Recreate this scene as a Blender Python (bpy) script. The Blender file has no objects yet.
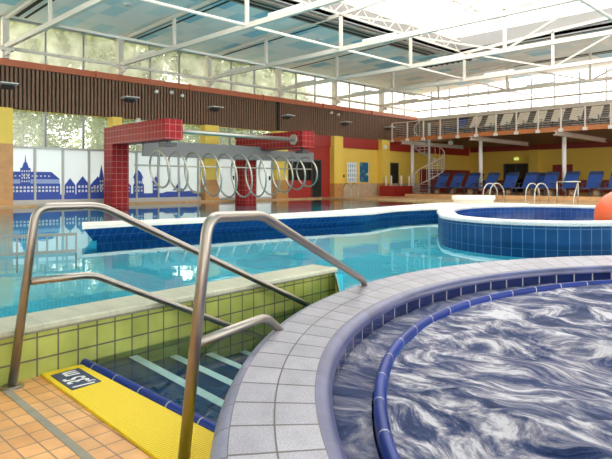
import bpy, bmesh, math, random
from mathutils import Vector, Matrix
from mathutils.geometry import tessellate_polygon
random.seed(7)
C = bpy.context.scene.collection
PI = math.pi

# ------------------------------------------------------------------ materials
def new_mat(name):
    m = bpy.data.materials.new(name); m.use_nodes = True
    n = m.node_tree.nodes; l = m.node_tree.links
    return m, n, l, n['Principled BSDF']

def plain(name, col, rough=.6, metal=0., var=.06, scale=3., bump=0., emis=None, es=0., spec=.5):
    m, n, l, b = new_mat(name)
    b.inputs['Roughness'].default_value = rough
    b.inputs['Metallic'].default_value = metal
    b.inputs['Specular IOR Level'].default_value = spec
    tc = n.new('ShaderNodeTexCoord'); nz = n.new('ShaderNodeTexNoise')
    nz.inputs['Scale'].default_value = scale; nz.inputs['Detail'].default_value = 4
    l.new(tc.outputs['Object'], nz.inputs['Vector'])
    r = n.new('ShaderNodeMapRange')
    r.inputs['To Min'].default_value = 1-var; r.inputs['To Max'].default_value = 1+var
    l.new(nz.outputs['Fac'], r.inputs['Value'])
    mx = n.new('ShaderNodeMix'); mx.data_type = 'RGBA'; mx.blend_type = 'MULTIPLY'
    mx.inputs['Factor'].default_value = 1
    mx.inputs[6].default_value = (*col, 1)
    l.new(r.outputs['Result'], mx.inputs[7]); l.new(mx.outputs[2], b.inputs['Base Color'])
    if bump:
        bp = n.new('ShaderNodeBump'); bp.inputs['Strength'].default_value = bump
        l.new(nz.outputs['Fac'], bp.inputs['Height']); l.new(bp.outputs['Normal'], b.inputs['Normal'])
    if emis:
        b.inputs['Emission Color'].default_value = (*emis, 1); b.inputs['Emission Strength'].default_value = es
    return m

def tiled(name, c1, c2, grout, su, sv, mort=.006, rough=.3, bump=.25, offset=0., stain=.12, stain_scale=2.5, spec=.5, speck=0.):
    m, n, l, b = new_mat(name)
    tc = n.new('ShaderNodeTexCoord'); br = n.new('ShaderNodeTexBrick')
    br.offset = offset; br.squash = 1
    br.inputs['Scale'].default_value = 1; br.inputs['Brick Width'].default_value = su
    br.inputs['Row Height'].default_value = sv; br.inputs['Mortar Size'].default_value = mort
    br.inputs['Mortar Smooth'].default_value = .15
    br.inputs['Color1'].default_value = (*c1, 1); br.inputs['Color2'].default_value = (*c2, 1)
    br.inputs['Mortar'].default_value = (*grout, 1)
    l.new(tc.outputs['UV'], br.inputs['Vector'])
    nz = n.new('ShaderNodeTexNoise'); nz.inputs['Scale'].default_value = stain_scale; nz.inputs['Detail'].default_value = 6
    l.new(tc.outputs['UV'], nz.inputs['Vector'])
    r = n.new('ShaderNodeMapRange'); r.inputs['From Min'].default_value = .3; r.inputs['From Max'].default_value = .7
    r.inputs['To Min'].default_value = 1-stain; r.inputs['To Max'].default_value = 1+stain*.6
    l.new(nz.outputs['Fac'], r.inputs['Value'])
    mx = n.new('ShaderNodeMix'); mx.data_type = 'RGBA'; mx.blend_type = 'MULTIPLY'; mx.inputs['Factor'].default_value = 1
    l.new(br.outputs['Color'], mx.inputs[6]); l.new(r.outputs['Result'], mx.inputs[7])
    last = mx.outputs[2]
    if speck:
        n2 = n.new('ShaderNodeTexNoise'); n2.inputs['Scale'].default_value = 90; n2.inputs['Detail'].default_value = 3
        l.new(tc.outputs['UV'], n2.inputs['Vector'])
        r2 = n.new('ShaderNodeMapRange'); r2.inputs['From Min'].default_value = .35; r2.inputs['From Max'].default_value = .65
        r2.inputs['To Min'].default_value = 1-speck; r2.inputs['To Max'].default_value = 1+speck
        l.new(n2.outputs['Fac'], r2.inputs['Value'])
        m2 = n.new('ShaderNodeMix'); m2.data_type = 'RGBA'; m2.blend_type = 'MULTIPLY'; m2.inputs['Factor'].default_value = 1
        l.new(last, m2.inputs[6]); l.new(r2.outputs['Result'], m2.inputs[7]); last = m2.outputs[2]
    l.new(last, b.inputs['Base Color'])
    b.inputs['Roughness'].default_value = rough; b.inputs['Specular IOR Level'].default_value = spec
    iv = n.new('ShaderNodeMath'); iv.operation = 'SUBTRACT'; iv.inputs[0].default_value = 1
    l.new(br.outputs['Fac'], iv.inputs[1])
    bp = n.new('ShaderNodeBump'); bp.inputs['Strength'].default_value = bump; bp.inputs['Distance'].default_value = .004
    l.new(iv.outputs[0], bp.inputs['Height']); l.new(bp.outputs['Normal'], b.inputs['Normal'])
    return m

def water_mat(name, tint, scale=2.2, strength=.05, rough=.01, refl=1., ior=1.33):
    m = bpy.data.materials.new(name); m.use_nodes = True
    n = m.node_tree.nodes; l = m.node_tree.links; n.clear()
    out = n.new('ShaderNodeOutputMaterial'); mix = n.new('ShaderNodeMixShader')
    tr = n.new('ShaderNodeBsdfTransparent'); gl = n.new('ShaderNodeBsdfGlossy'); fr = n.new('ShaderNodeFresnel')
    tr.inputs['Color'].default_value = (*tint, 1); gl.inputs['Roughness'].default_value = rough
    gl.inputs['Color'].default_value = (refl, refl, refl, 1)
    fr.inputs['IOR'].default_value = ior
    tc = n.new('ShaderNodeTexCoord'); nz = n.new('ShaderNodeTexNoise'); bp = n.new('ShaderNodeBump')
    nz.inputs['Scale'].default_value = scale; nz.inputs['Detail'].default_value = 3; nz.inputs['Distortion'].default_value = .6
    bp.inputs['Strength'].default_value = strength; bp.inputs['Distance'].default_value = .05
    l.new(tc.outputs['Object'], nz.inputs['Vector']); l.new(nz.outputs['Fac'], bp.inputs['Height'])
    l.new(bp.outputs['Normal'], gl.inputs['Normal'])
    l.new(fr.outputs[0], mix.inputs[0]); l.new(tr.outputs[0], mix.inputs[1]); l.new(gl.outputs[0], mix.inputs[2])
    l.new(mix.outputs[0], out.inputs['Surface'])
    return m

def glass_mat(name, tint=(.95, .98, .97), haze=0., haze_col=(.9, .93, .9), noise=False, gloss=True):
    m = bpy.data.materials.new(name); m.use_nodes = True
    n = m.node_tree.nodes; l = m.node_tree.links; n.clear()
    out = n.new('ShaderNodeOutputMaterial'); mix = n.new('ShaderNodeMixShader'); m2 = n.new('ShaderNodeMixShader')
    tr = n.new('ShaderNodeBsdfTransparent'); tl = n.new('ShaderNodeBsdfTranslucent'); gl = n.new('ShaderNodeBsdfGlossy'); fr = n.new('ShaderNodeFresnel')
    tr.inputs['Color'].default_value = (*tint, 1); tl.inputs['Color'].default_value = (*haze_col, 1)
    gl.inputs['Roughness'].default_value = .02; fr.inputs['IOR'].default_value = 1.3
    mix.inputs[0].default_value = haze
    if noise:
        tc = n.new('ShaderNodeTexCoord'); nz = n.new('ShaderNodeTexNoise'); nz.inputs['Scale'].default_value = 1.5
        nz.inputs['Detail'].default_value = 5
        r = n.new('ShaderNodeMapRange'); r.inputs['From Min'].default_value = .3; r.inputs['From Max'].default_value = .7
        r.inputs['To Min'].default_value = haze-.12; r.inputs['To Max'].default_value = haze+.12
        l.new(tc.outputs['Object'], nz.inputs['Vector']); l.new(nz.outputs['Fac'], r.inputs['Value']); l.new(r.outputs[0], mix.inputs[0])
    l.new(tr.outputs[0], mix.inputs[1]); l.new(tl.outputs[0], mix.inputs[2])
    if gloss: l.new(fr.outputs[0], m2.inputs[0])
    else: m2.inputs[0].default_value = .01
    l.new(mix.outputs[0], m2.inputs[1]); l.new(gl.outputs[0], m2.inputs[2])
    l.new(m2.outputs[0], out.inputs['Surface'])
    return m

M = {}
M['steel'] = plain('brushed_steel', (.37, .335, .30), .32, 1., .08, 20)
M['steel_far'] = plain('steel_rings', (.50, .48, .42), .4, .8, .05)
M['steel_dark'] = plain('dull_steel', (.30, .31, .29), .5, .4, .05)
M['white_steel'] = plain('white_painted_steel', (.74, .665, .58), .45, 0, .04)
M['white'] = plain('white_paint', (.82, .81, .78), .5, 0, .03)
M['grey_frame'] = plain('grey_window_frame', (.50, .50, .48), .45, .2, .04)
M['mullion'] = plain('pale_mullion', (.30, .31, .30), .5, .1, .04)
M['film'] = None
M['orange_beam'] = plain('rust_orange_paint', (.50, .125, .05), .45, 0, .08)
M['red_paint'] = plain('red_paint', (.36, .022, .016), .5, 0, .06)
M['dark_red'] = plain('dark_red_paint', (.27, .03, .022), .5, 0, .08)
M['yellow'] = plain('yellow_wall_paint', (.84, .60, .10), .6, 0, .05)
M['slat'] = plain('brown_wood_slat', (.20, .105, .058), .55, 0, .3, 6)
M['slat_back'] = plain('dark_backing', (.03, .02, .016), .9, 0, .1)
M['soffit'] = plain('brown_soffit', (.24, .15, .09), .6, 0, .15, 8)
M['fascia'] = plain('orange_wood_fascia', (.55, .19, .06), .5, 0, .2, 5)
M['upstand'] = plain('pale_grey_upstand', (.30, .29, .28), .6)
M['taupe'] = plain('taupe_rear_wall', (.24, .18, .13), .7)
M['grey'] = plain('grey_panel', (.20, .205, .21), .5, .1, .05)
M['dark'] = plain('dark_door', (.02, .022, .02), .25, 0, .2)
M['black'] = plain('black_gap', (.012, .012, .012), .7)
M['lamp_grey'] = plain('lamp_grey', (.62, .62, .61), .4, .1)
M['blue_fab'] = plain('blue_lounger_fabric', (.010, .055, .27), .6, 0, .12, 15)
M['navy_fab'] = plain('navy_lounger_fabric', (.01, .025, .09), .7, 0, .1, 15)
M['beige_fab'] = plain('beige_lounger_fabric', (.72, .64, .52), .7, 0, .08, 10)
M['dark_frame'] = plain('dark_lounger_frame', (.07, .07, .08), .4, .2)
M['wicker'] = plain('wicker_base', (.25, .17, .10), .8, 0, .3, 40)
M['ball'] = plain('orange_ball', (.80, .12, .035), .35, 0, .05, 8)
M['mat_yellow'] = None
M['navy'] = plain('navy_sign', (.008, .03, .13), .3)
M['letter'] = plain('letter_white', (.85, .85, .85), .4)
M['grout_strip'] = plain('grey_joint_strip', (.27, .25, .19), .8, 0, .25, 14, .3)
M['skyblue'] = plain('skyline_blue', (.035, .09, .48), .5)
M['skylight_blue'] = plain('skyline_pale_blue', (.35, .45, .75), .5)
M['skywhite'] = plain('skyline_white', (.80, .84, .90), .5)
M['leaf'] = plain('tree_leaf', (.26, .31, .10), .6, 0, .5, 1.2)
M['bark'] = plain('tree_bark', (.12, .09, .06), .9, 0, .3, 8)
M['lawn'] = plain('outside_lawn', (.12, .16, .05), .9, 0, .3, 1)
M['plant'] = plain('plant_leaf', (.30, .34, .04), .6, 0, .3, 10)
M['tan_tile'] = tiled('tan_wall_tile', (.62, .47, .32), (.56, .43, .30), (.5, .42, .33), .2, .2, .006)
M['orange_tile'] = tiled('orange_pillar_tile', (.55, .25, .06), (.60, .29, .08), (.42, .30, .18), .2, .1, .005)
M['red_tile'] = tiled('red_tile', (.34, .006, .010), (.27, .005, .008), (.42, .14, .13), .233, .233, .011, .45, .3, spec=.25)
M['green_tile'] = tiled('green_tile', (.48, .53, .14), (.40, .46, .11), (.16, .15, .10), .123, .123, .0055, .2, .6, stain=.2, stain_scale=5)
M['green_cope'] = tiled('pale_coping_tile', (.46, .47, .35), (.40, .42, .32), (.27, .27, .21), .9, .25, .004, .35, .4, stain=.15, stain_scale=8, speck=.06)
M['deck'] = tiled('orange_floor_tile', (.80, .43, .17), (.66, .31, .11), (.28, .17, .10), .115, .092, .004, .35, .5, stain=.25, stain_scale=5)
M['far_deck'] = tiled('far_deck_tile', (.64, .38, .17), (.56, .32, .14), (.45, .32, .2), .2, .2, .01, .35, .2)
M['blue_tile'] = tiled('blue_wall_tile', (.010, .06, .26), (.007, .045, .21), (.06, .15, .34), .125, .25, .004, .15, .3)
M['tub_tile'] = tiled('dark_blue_tile', (.010, .022, .12), (.006, .014, .08), (.42, .40, .40), .20, .5, .007, .12, .4)
M['ring_tile'] = tiled('petrol_blue_tile', (.004, .065, .20), (.003, .05, .16), (.08, .20, .34), .155, .30, .006, .4, .3, spec=.15)
M['pool_floor'] = tiled('turquoise_floor_tile', (.025, .47, .58), (.02, .42, .53), (.03, .36, .46), .25, .125, .008, .4, .1, stain=.2, stain_scale=1)
M['step_tile'] = tiled('navy_step_tile', (.005, .05, .17), (.004, .038, .14), (.012, .03, .06), .2, .1, .004, .25, .2)
M['nosing'] = plain('pale_nosing', (.92, .93, .88), .5, 0, .05)
M['cope_white'] = plain('white_coping', (.78, .74, .66), .4, 0, .06, 5)
M['speckle'] = tiled('speckled_rim', (.62, .66, .68), (.55, .60, .63), (.5, .5, .5), .3, 1.5, .004, .4, .2, speck=.35)
M['rim'] = tiled('lavender_rim_tile', (.38, .37, .43), (.31, .30, .36), (.085, .075, .07), .20, .26, .006, .33, .7, stain=.16, stain_scale=6, speck=.16)
M['rim_edge'] = tiled('lavender_edge_tile', (.25, .26, .37), (.20, .21, .32), (.12, .11, .12), .20, 9, .004, .35, .4, stain=.2, stain_scale=6, speck=.12)
M['rim_inner'] = tiled('blue_grey_inner_edge_tile', (.085, .095, .22), (.06, .07, .18), (.10, .09, .10), .20, 9, .004, .3, .4, stain=.25, stain_scale=6)
M['blue_bead'] = tiled('glossy_blue_bead', (.008, .035, .26), (.006, .027, .20), (.40, .40, .44), .30, 9, .006, .3, .4, spec=.15)
M['water'] = water_mat('pool_water', (.72, .97, 1.0), 1.6, .035, refl=.95, ior=1.24)
M['step_water'] = water_mat('step_water', (.72, .90, .90), 3, .02, refl=.7)
M['ring_water'] = water_mat('round_pool_water', (.5, .78, .9), 3, .08)
M['glass'] = glass_mat('clear_glass', tint=(.8, .84, .8), haze=.16)
M['glare'] = glass_mat('glare_hazed_glass', (.62, .63, .58), .24, (.85, .86, .78), True, gloss=False)  # pale haze put into the panes to imitate overexposed daylight
M['sky_glass'] = glass_mat('side_window_glass', (.80, .80, .80), .04, (1, 1, 1), gloss=False)
M['roof_glass'] = glass_mat('tinted_roof_glass', (.56, .56, .56), .06, (.8, .8, .8), gloss=False)

def film():
    m = bpy.data.materials.new('white_window_film'); m.use_nodes = True
    n = m.node_tree.nodes; l = m.node_tree.links; n.clear()
    o = n.new('ShaderNodeOutputMaterial'); mx = n.new('ShaderNodeMixShader'); d = n.new('ShaderNodeBsdfDiffuse'); t = n.new('ShaderNodeBsdfTranslucent')
    d.inputs['Color'].default_value = (.88, .90, .92, 1); t.inputs['Color'].default_value = (.84, .88, .92, 1)
    mx.inputs[0].default_value = .55
    l.new(d.outputs[0], mx.inputs[1]); l.new(t.outputs[0], mx.inputs[2]); l.new(mx.outputs[0], o.inputs[0])
    return m
M['film'] = film()

def ribbed():
    m, n, l, b = new_mat('ribbed_yellow_mat')
    tc = n.new('ShaderNodeTexCoord'); wv = n.new('ShaderNodeTexWave'); wv.bands_direction = 'X'
    wv.inputs['Scale'].default_value = 20; l.new(tc.outputs['UV'], wv.inputs['Vector'])
    r = n.new('ShaderNodeValToRGB'); r.color_ramp.elements[0].color = (.76, .46, .0, 1); r.color_ramp.elements[1].color = (1.0, .76, .0, 1)
    r.color_ramp.elements[0].position = .1; r.color_ramp.elements[1].position = .45
    l.new(wv.outputs['Fac'], r.inputs[0]); l.new(r.outputs[0], b.inputs['Base Color']); b.inputs['Roughness'].default_value = .45
    bp = n.new('ShaderNodeBump'); bp.inputs['Strength'].default_value = .8; bp.inputs['Distance'].default_value = .006
    l.new(wv.outputs['Fac'], bp.inputs['Height']); l.new(bp.outputs['Normal'], b.inputs['Normal'])
    return m
M['mat_yellow'] = ribbed()

def ceiling_mat():
    m, n, l, b = new_mat('blue_white_ceiling_panels')
    tc = n.new('ShaderNodeTexCoord'); mp = n.new('ShaderNodeVectorMath'); mp.operation = 'DIVIDE'; mp.inputs[1].default_value = (1.1, .62, 1)
    fl = n.new('ShaderNodeVectorMath'); fl.operation = 'FLOOR'; wn = n.new('ShaderNodeTexWhiteNoise'); wn.noise_dimensions = '2D'
    l.new(tc.outputs['UV'], mp.inputs[0]); l.new(mp.outputs[0], fl.inputs[0]); l.new(fl.outputs[0], wn.inputs['Vector'])
    r = n.new('ShaderNodeValToRGB'); r.color_ramp.interpolation = 'CONSTANT'; e = r.color_ramp.elements
    e[0].position = 0; e[0].color = (.92, .91, .87, 1); e[1].position = .38; e[1].color = (.76, .84, .83, 1)
    for p, c in ((.62, (.58, .76, .80, 1)), (.76, (.84, .85, .81, 1)), (.90, (.34, .62, .74, 1))):
        x = e.new(p); x.color = c
    l.new(wn.outputs['Value'], r.inputs[0]); l.new(r.outputs[0], b.inputs['Base Color']); b.inputs['Roughness'].default_value = .6
    return m
M['ceiling'] = ceiling_mat()

def foam_mat(name, lo, hi, angle=.5):
    m, n, l, b = new_mat(name)
    tc = n.new('ShaderNodeTexCoord')
    w = n.new('ShaderNodeTexNoise'); w.inputs['Scale'].default_value = 1.3; w.inputs['Detail'].default_value = 2
    l.new(tc.outputs['Object'], w.inputs['Vector'])
    sb = n.new('ShaderNodeVectorMath'); sb.operation = 'SUBTRACT'; sb.inputs[1].default_value = (.5, .5, .5); l.new(w.outputs['Color'], sb.inputs[0])
    sc = n.new('ShaderNodeVectorMath'); sc.operation = 'SCALE'; sc.inputs['Scale'].default_value = .9; l.new(sb.outputs[0], sc.inputs[0])
    ad = n.new('ShaderNodeVectorMath'); ad.operation = 'ADD'; l.new(tc.outputs['Object'], ad.inputs[0]); l.new(sc.outputs[0], ad.inputs[1])
    mp = n.new('ShaderNodeMapping'); mp.inputs['Rotation'].default_value = (0, 0, angle); mp.inputs['Scale'].default_value = (2.6, 6.5, 1)
    l.new(ad.outputs[0], mp.inputs['Vector'])
    a = n.new('ShaderNodeTexNoise'); a.inputs['Scale'].default_value = 1.5; a.inputs['Detail'].default_value = 13; a.inputs['Roughness'].default_value = .72
    a.inputs['Distortion'].default_value = .35
    l.new(mp.outputs[0], a.inputs['Vector'])
    r = n.new('ShaderNodeValToRGB'); e = r.color_ramp.elements
    e[0].position = lo; e[0].color = (.003, .016, .07, 1); e[1].position = hi; e[1].color = (.58, .56, .61, 1)
    x = e.new(lo+(hi-lo)*.35); x.color = (.04, .06, .15, 1)
    x = e.new(lo+(hi-lo)*.65); x.color = (.22, .215, .28, 1)
    l.new(a.outputs['Fac'], r.inputs[0]); l.new(r.outputs[0], b.inputs['Base Color'])
    b.inputs['Specular IOR Level'].default_value = .05
    r2 = n.new('ShaderNodeMapRange'); r2.inputs['From Min'].default_value = lo; r2.inputs['From Max'].default_value = hi
    r2.inputs['To Min'].default_value = .3; r2.inputs['To Max'].default_value = .8
    l.new(a.outputs['Fac'], r2.inputs['Value']); l.new(r2.outputs[0], b.inputs['Roughness'])
    bp = n.new('ShaderNodeBump'); bp.inputs['Strength'].default_value = .5; bp.inputs['Distance'].default_value = .04
    l.new(a.outputs['Fac'], bp.inputs['Height']); l.new(bp.outputs['Normal'], b.inputs['Normal'])
    return m
M['foam'] = foam_mat('churning_water', .37, .60, .30)
M['channel'] = foam_mat('channel_water', .33, .68, 1.2)

def poster_mat(name, kind):
    m, n, l, b = new_mat(name)
    tc = n.new('ShaderNodeTexCoord')
    if kind == 0:
        br = n.new('ShaderNodeTexBrick'); br.offset = 0; br.inputs['Scale'].default_value = 1
        br.inputs['Brick Width'].default_value = .18; br.inputs['Row Height'].default_value = .28; br.inputs['Mortar Size'].default_value = .05
        br.inputs['Color1'].default_value = (.12, .28, .38, 1); br.inputs['Color2'].default_value = (.35, .5, .6, 1); br.inputs['Mortar'].default_value = (.75, .8, .85, 1)
        l.new(tc.outputs['UV'], br.inputs['Vector']); l.new(br.outputs['Color'], b.inputs['Base Color'])
    else:
        nz = n.new('ShaderNodeTexNoise'); nz.inputs['Scale'].default_value = 2.5; r = n.new('ShaderNodeValToRGB'); e = r.color_ramp.elements
        r.color_ramp.interpolation = 'CONSTANT'
        e[0].position = 0; e[0].color = (.01, .12, .28, 1); e[1].position = .55; e[1].color = (.13, .3, .22, 1); x = e.new(.64); x.color = (.7, .75, .75, 1)
        l.new(tc.outputs['UV'], nz.inputs['Vector']); l.new(nz.outputs['Fac'], r.inputs[0]); l.new(r.outputs[0], b.inputs['Base Color'])
    return m
M['poster_grid'] = poster_mat('printed_rules_sheet', 0)
M['poster_map'] = poster_mat('printed_map_sheet', 1)

# ------------------------------------------------------------------ mesh helpers
def box(bm, x0, x1, y0, y1, z0, z1):
    v = [bm.verts.new(p) for p in ((x0,y0,z0),(x1,y0,z0),(x1,y1,z0),(x0,y1,z0),(x0,y0,z1),(x1,y0,z1),(x1,y1,z1),(x0,y1,z1))]
    for f in ((0,3,2,1),(4,5,6,7),(0,1,5,4),(1,2,6,5),(2,3,7,6),(3,0,4,7)): bm.faces.new([v[i] for i in f])
    return bm
def B(*a):
    bm = bmesh.new()
    if isinstance(a[0], (tuple, list)):
        for q in a: box(bm, *q)
    else: box(bm, *a)
    return bm
def bar(bm, a, b, w, h=None, up=Vector((0,0,1))):
    """rectangular bar of width w and depth h from a to b"""
    h = h or w; a = Vector(a); b = Vector(b); d = (b-a).normalized()
    s = d.cross(up)
    if s.length < 1e-4: s = Vector((1,0,0))
    s.normalize(); u = s.cross(d)
    r = []
    for p in (a, b):
        r.append([bm.verts.new(p+s*i*w/2+u*j*h/2) for i, j in ((-1,-1),(1,-1),(1,1),(-1,1))])
    for k in range(4): bm.faces.new((r[0][k], r[0][(k+1)%4], r[1][(k+1)%4], r[1][k]))
    bm.faces.new(r[0][::-1]); bm.faces.new(r[1]); return bm
def tube(bm, pts, r, n=12, closed=False):
    pts = [Vector(p) for p in pts]; N = len(pts); rings = []
    prev = None
    for i, p in enumerate(pts):
        if closed: t = pts[(i+1)%N]-pts[i-1]
        else: t = (pts[min(i+1,N-1)]-pts[max(i-1,0)])
        t.normalize()
        if prev is None:
            s = t.cross(Vector((0,0,1)))
            if s.length < .05: s = t.cross(Vector((0,1,0)))
        else: s = prev - t*prev.dot(t)
        s.normalize(); prev = s; u = t.cross(s)
        rings.append([bm.verts.new(p+(s*math.cos(k*2*PI/n)+u*math.sin(k*2*PI/n))*r) for k in range(n)])
    for i in range(N if closed else N-1):
        A, Bq = rings[i], rings[(i+1)%N]
        for k in range(n):
            f = bm.faces.new((A[k], A[(k+1)%n], Bq[(k+1)%n], Bq[k])); f.smooth = True
    if not closed: bm.faces.new(rings[0][::-1]); bm.faces.new(rings[-1])
    return bm
def T(pts, r, n=12, closed=False): return tube(bmesh.new(), pts, r, n, closed)
def smooth_path(pts, rad, n=6):
    """round the corners of a polyline"""
    P = [Vector(p) for p in pts]; out = [P[0]]
    for i in range(1, len(P)-1):
        a = (P[i-1]-P[i]); b = (P[i+1]-P[i]); q = min(rad, a.length*.45, b.length*.45)
        p0 = P[i]+a.normalized()*q; p1 = P[i]+b.normalized()*q
        for k in range(n+1):
            t = k/n; out.append(p0*(1-t)**2+P[i]*2*t*(1-t)+p1*t*t)
    out.append(P[-1]); return out
def cyl(bm, c, r, z0, z1, n=24, r2=None):
    r2 = r if r2 is None else r2
    a = [bm.verts.new((c[0]+r*math.cos(k*2*PI/n), c[1]+r*math.sin(k*2*PI/n), z0)) for k in range(n)]
    b = [bm.verts.new((c[0]+r2*math.cos(k*2*PI/n), c[1]+r2*math.sin(k*2*PI/n), z1)) for k in range(n)]
    for k in range(n): f = bm.faces.new((a[k], a[(k+1)%n], b[(k+1)%n], b[k])); f.smooth = True
    bm.faces.new(a[::-1]); bm.faces.new(b); return bm
def sphere(bm, c, r, n=24, sc=(1,1,1)):
    bmesh.ops.create_uvsphere(bm, u_segments=n, v_segments=n//2, radius=r, matrix=Matrix.Translation(c) @ Matrix.Diagonal((*sc, 1)))
    for f in bm.faces: f.smooth = True
    return bm
def prism(bm, top, z1, bot, z0):
    a = [bm.verts.new((x, y, z1)) for x, y in top]; b = [bm.verts.new((x, y, z0)) for x, y in bot]; n = len(top)
    tri = tessellate_polygon([[Vector((x, y, 0)) for x, y in top]])
    for t in tri:
        bm.faces.new([a[i] for i in t]); bm.faces.new([b[i] for i in t][::-1])
    for k in range(n): bm.faces.new((a[k], b[k], b[(k+1)%n], a[(k+1)%n]))
    bmesh.ops.recalc_face_normals(bm, faces=bm.faces[:]); return bm
def flat(loops, z):
    bm = bmesh.new(); vs = []
    for L in loops: vs += [bm.verts.new((x, y, z)) for x, y in L]
    for t in tessellate_polygon([[Vector((x, y, 0)) for x, y in L] for L in loops]):
        f = bm.faces.new([vs[i] for i in t])
        if f.calc_area() and (f.normal_update() or f.normal.z < 0): f.normal_flip()
    return bm
def ring_surface(prof, n=180, a0=0, a1=2*PI, closed=True):
    """prof(theta) -> list of (x,y,z,v); uv = (arc metres, v)"""
    bm = bmesh.new(); uv = bm.loops.layers.uv.new('UVMap'); rows = []
    N = n if closed else n+1
    data = [prof(a0+(a1-a0)*i/n) for i in range(n+1)]
    arc = [0]
    for i in range(n): arc.append(arc[-1]+math.dist(data[i][0][:2], data[i+1][0][:2]))
    vs = [[bm.verts.new(q[:3]) for q in data[i]] for i in range(N)]
    for i in range(n):
        A = vs[i]; D = vs[(i+1) % N]
        for k in range(len(A)-1):
            f = bm.faces.new((A[k], D[k], D[k+1], A[k+1])); f.smooth = True
            for lp, q in zip(f.loops, ((arc[i], data[i][k][3]), (arc[i+1], data[i+1][k][3]), (arc[i+1], data[i+1][k+1][3]), (arc[i], data[i][k+1][3]))):
                lp[uv].uv = q
    return bm

def obj(name, bm, mat, parent=None, local=False, keep_uv=False):
    """link bm as one mesh object; world coordinates unless local"""
    if parent is not None and not local:
        p = parent.location.copy(); q = parent.parent
        while q is not None: p += q.location; q = q.parent
        bmesh.ops.translate(bm, verts=bm.verts[:], vec=-p)
    else: p = Vector((0,0,0))
    uvl = bm.loops.layers.uv.get('UVMap')
    if uvl is None:
        uvl = bm.loops.layers.uv.new('UVMap'); bm.normal_update()
        for f in bm.faces:
            nx, ny, nz = (abs(c) for c in f.normal)
            for lp in f.loops:
                c = lp.vert.co + (p if not local else Vector((0,0,0)))
                lp[uvl].uv = (c.x, c.y) if nz >= nx and nz >= ny else ((c.y, c.z) if nx >= ny else (c.x, c.z))
    me = bpy.data.meshes.new(name); bm.to_mesh(me); bm.free()
    me.materials.append(M[mat] if isinstance(mat, str) else mat)
    o = bpy.data.objects.new(name, me); C.objects.link(o); o.parent = parent
    return o
def tag(o, label=None, cat=None, group=None, kind=None):
    if label: o['label'] = label
    if cat: o['category'] = cat
    if group: o['group'] = group
    if kind: o['kind'] = kind
    return o
def thing(name, label, cat, loc=(0,0,0), rz=0, group=None):
    o = bpy.data.objects.new(name, None); C.objects.link(o); o.location = loc; o.rotation_euler = (0,0,rz)
    o.empty_display_size = .2
    return tag(o, label, cat, group)
def struct(name, bm, mat, parent=None):
    o = obj(name, bm, mat, parent)
    if parent is None: o['kind'] = 'structure'
    return o
def copy_tree(o, parent=None):
    c = o.copy(); C.objects.link(c)
    if parent is not None: c.parent = parent
    for ch in list(o.children): copy_tree(ch, c)
    return c
def place(proto, used, loc, rz, label, group):
    o = copy_tree(proto) if used else proto
    o.location = loc; o.rotation_euler = (0,0,rz); o['label'] = label; o['group'] = group
    return o

# ------------------------------------------------------------------ frame of the hall
XW = -22.3            # window wall
YB = 32.9             # upper rear wall
YR = 40.0             # rear wall under the balcony
XR = 9.0
YF = -6.0
WZ = -.065            # main water level
BAYS = [round(2.55+4.4*k, 2) for k in range(8)]   # 2.55 6.95 11.35 15.75 20.15 24.55 28.95 33.35

# ---- floors
def wall_x(y): return -3.28-.09*y      # face of the green wall
TO = (1.188, 4.174, 4.10)              # tub rim, outer edge
TI = (.947, 3.88, 3.314)               # tub rim, inner edge
TB = (1.105, 3.80, 3.20)               # raised bead in the tub
def on(c, th, dr=0): return (c[0]+(c[2]+dr)*math.cos(th), c[1]+(c[2]+dr)*math.sin(th))
struct('floor', B((-3.9, 3.2, YF, 1.50, -.62, -.30)), 'deck')
struct('floor_window_side', B((XW-.2, -21.75, YF, 27.2, -.7, 0), (-21.75, XR, 23.0, 27.2, -.7, 0), (XW-.2,-19.2,27.2,YR+.2,-.7,0)), 'far_deck')
struct('floor_rear_platform', B(-19.2, XR, 27.2, YR+.2, -.7, .18), 'far_deck')
struct('floor_main_pool', prism(bmesh.new(), [(-21.9, YF), (-3.60, YF), (wall_x(4)-.25, 4.05), (-2.8, 3.2), (-1.0, 5), (XR, 5), (XR, 23.1), (-21.9, 23.1)], -.27, [(-21.9, YF), (-3.60, YF), (wall_x(4)-.25, 4.05), (-2.8, 3.2), (-1.0, 5), (XR, 5), (XR, 23.1), (-21.9, 23.1)], -.95), 'pool_floor')
struct('trim_pool_bench', B((-4.35, -3.9, YF, 4.3, -.30, -.19)), 'pool_floor')

# ---- walls
struct('wall_front', B((XW-.2, XR+.2, YF-.2, YF, -1, .6), (XW-.2, XR+.2, YF-.2, YF, 5.6, 7.2), (-10, XR+.2, YF-.2, YF, .6, 5.6)), 'white')
struct('wall_right', B((XR, XR+.2, YF, YR, -1, .6), (XR, XR+.2, YF, YR, 5.6, 7.2), (XR, XR+.2, YF, 2, .6, 5.6)), 'white')
# window wall: yellow part, slats, bands
struct('wall_left', B((XW-.25, XW, 26.0, 28.6, 0, 3.0), (XW-.25, XW, 24.2, 26.0, 0, 3.0), (XW-.25, XW, 28.6, YR, 0, 3.6), (XW-.3, XW-.05, YF, YR, 3.48, 5.05), (XW-.25, XW, YF, 6.4, 0, 3.5)), 'yellow')
bm = bmesh.new(); y = -5.9
while y < YB-.1:
    box(bm, XW-.04, XW+.03, y, y+.085, 3.50, 5.04); y += .15
struct('wall_left_slats', bm, 'slat')
struct('wall_left_slat_backing', B(XW-.06, XW-.035, YF, YB, 3.49, 5.05), 'slat_back')
o = B((XW-.15, XW+.12, YF, YB, 5.02, 5.26))
for yb in BAYS[:7]: box(o, XW-.15, XW+.18, yb-1.05, yb-.99, 5.0, 5.28)
struct('trim_1', o, 'orange_beam')
struct('trim_2', B(XW-.1, XW+.10, 20.7, YR-.2, 2.86, 3.48), 'red_paint')
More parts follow.
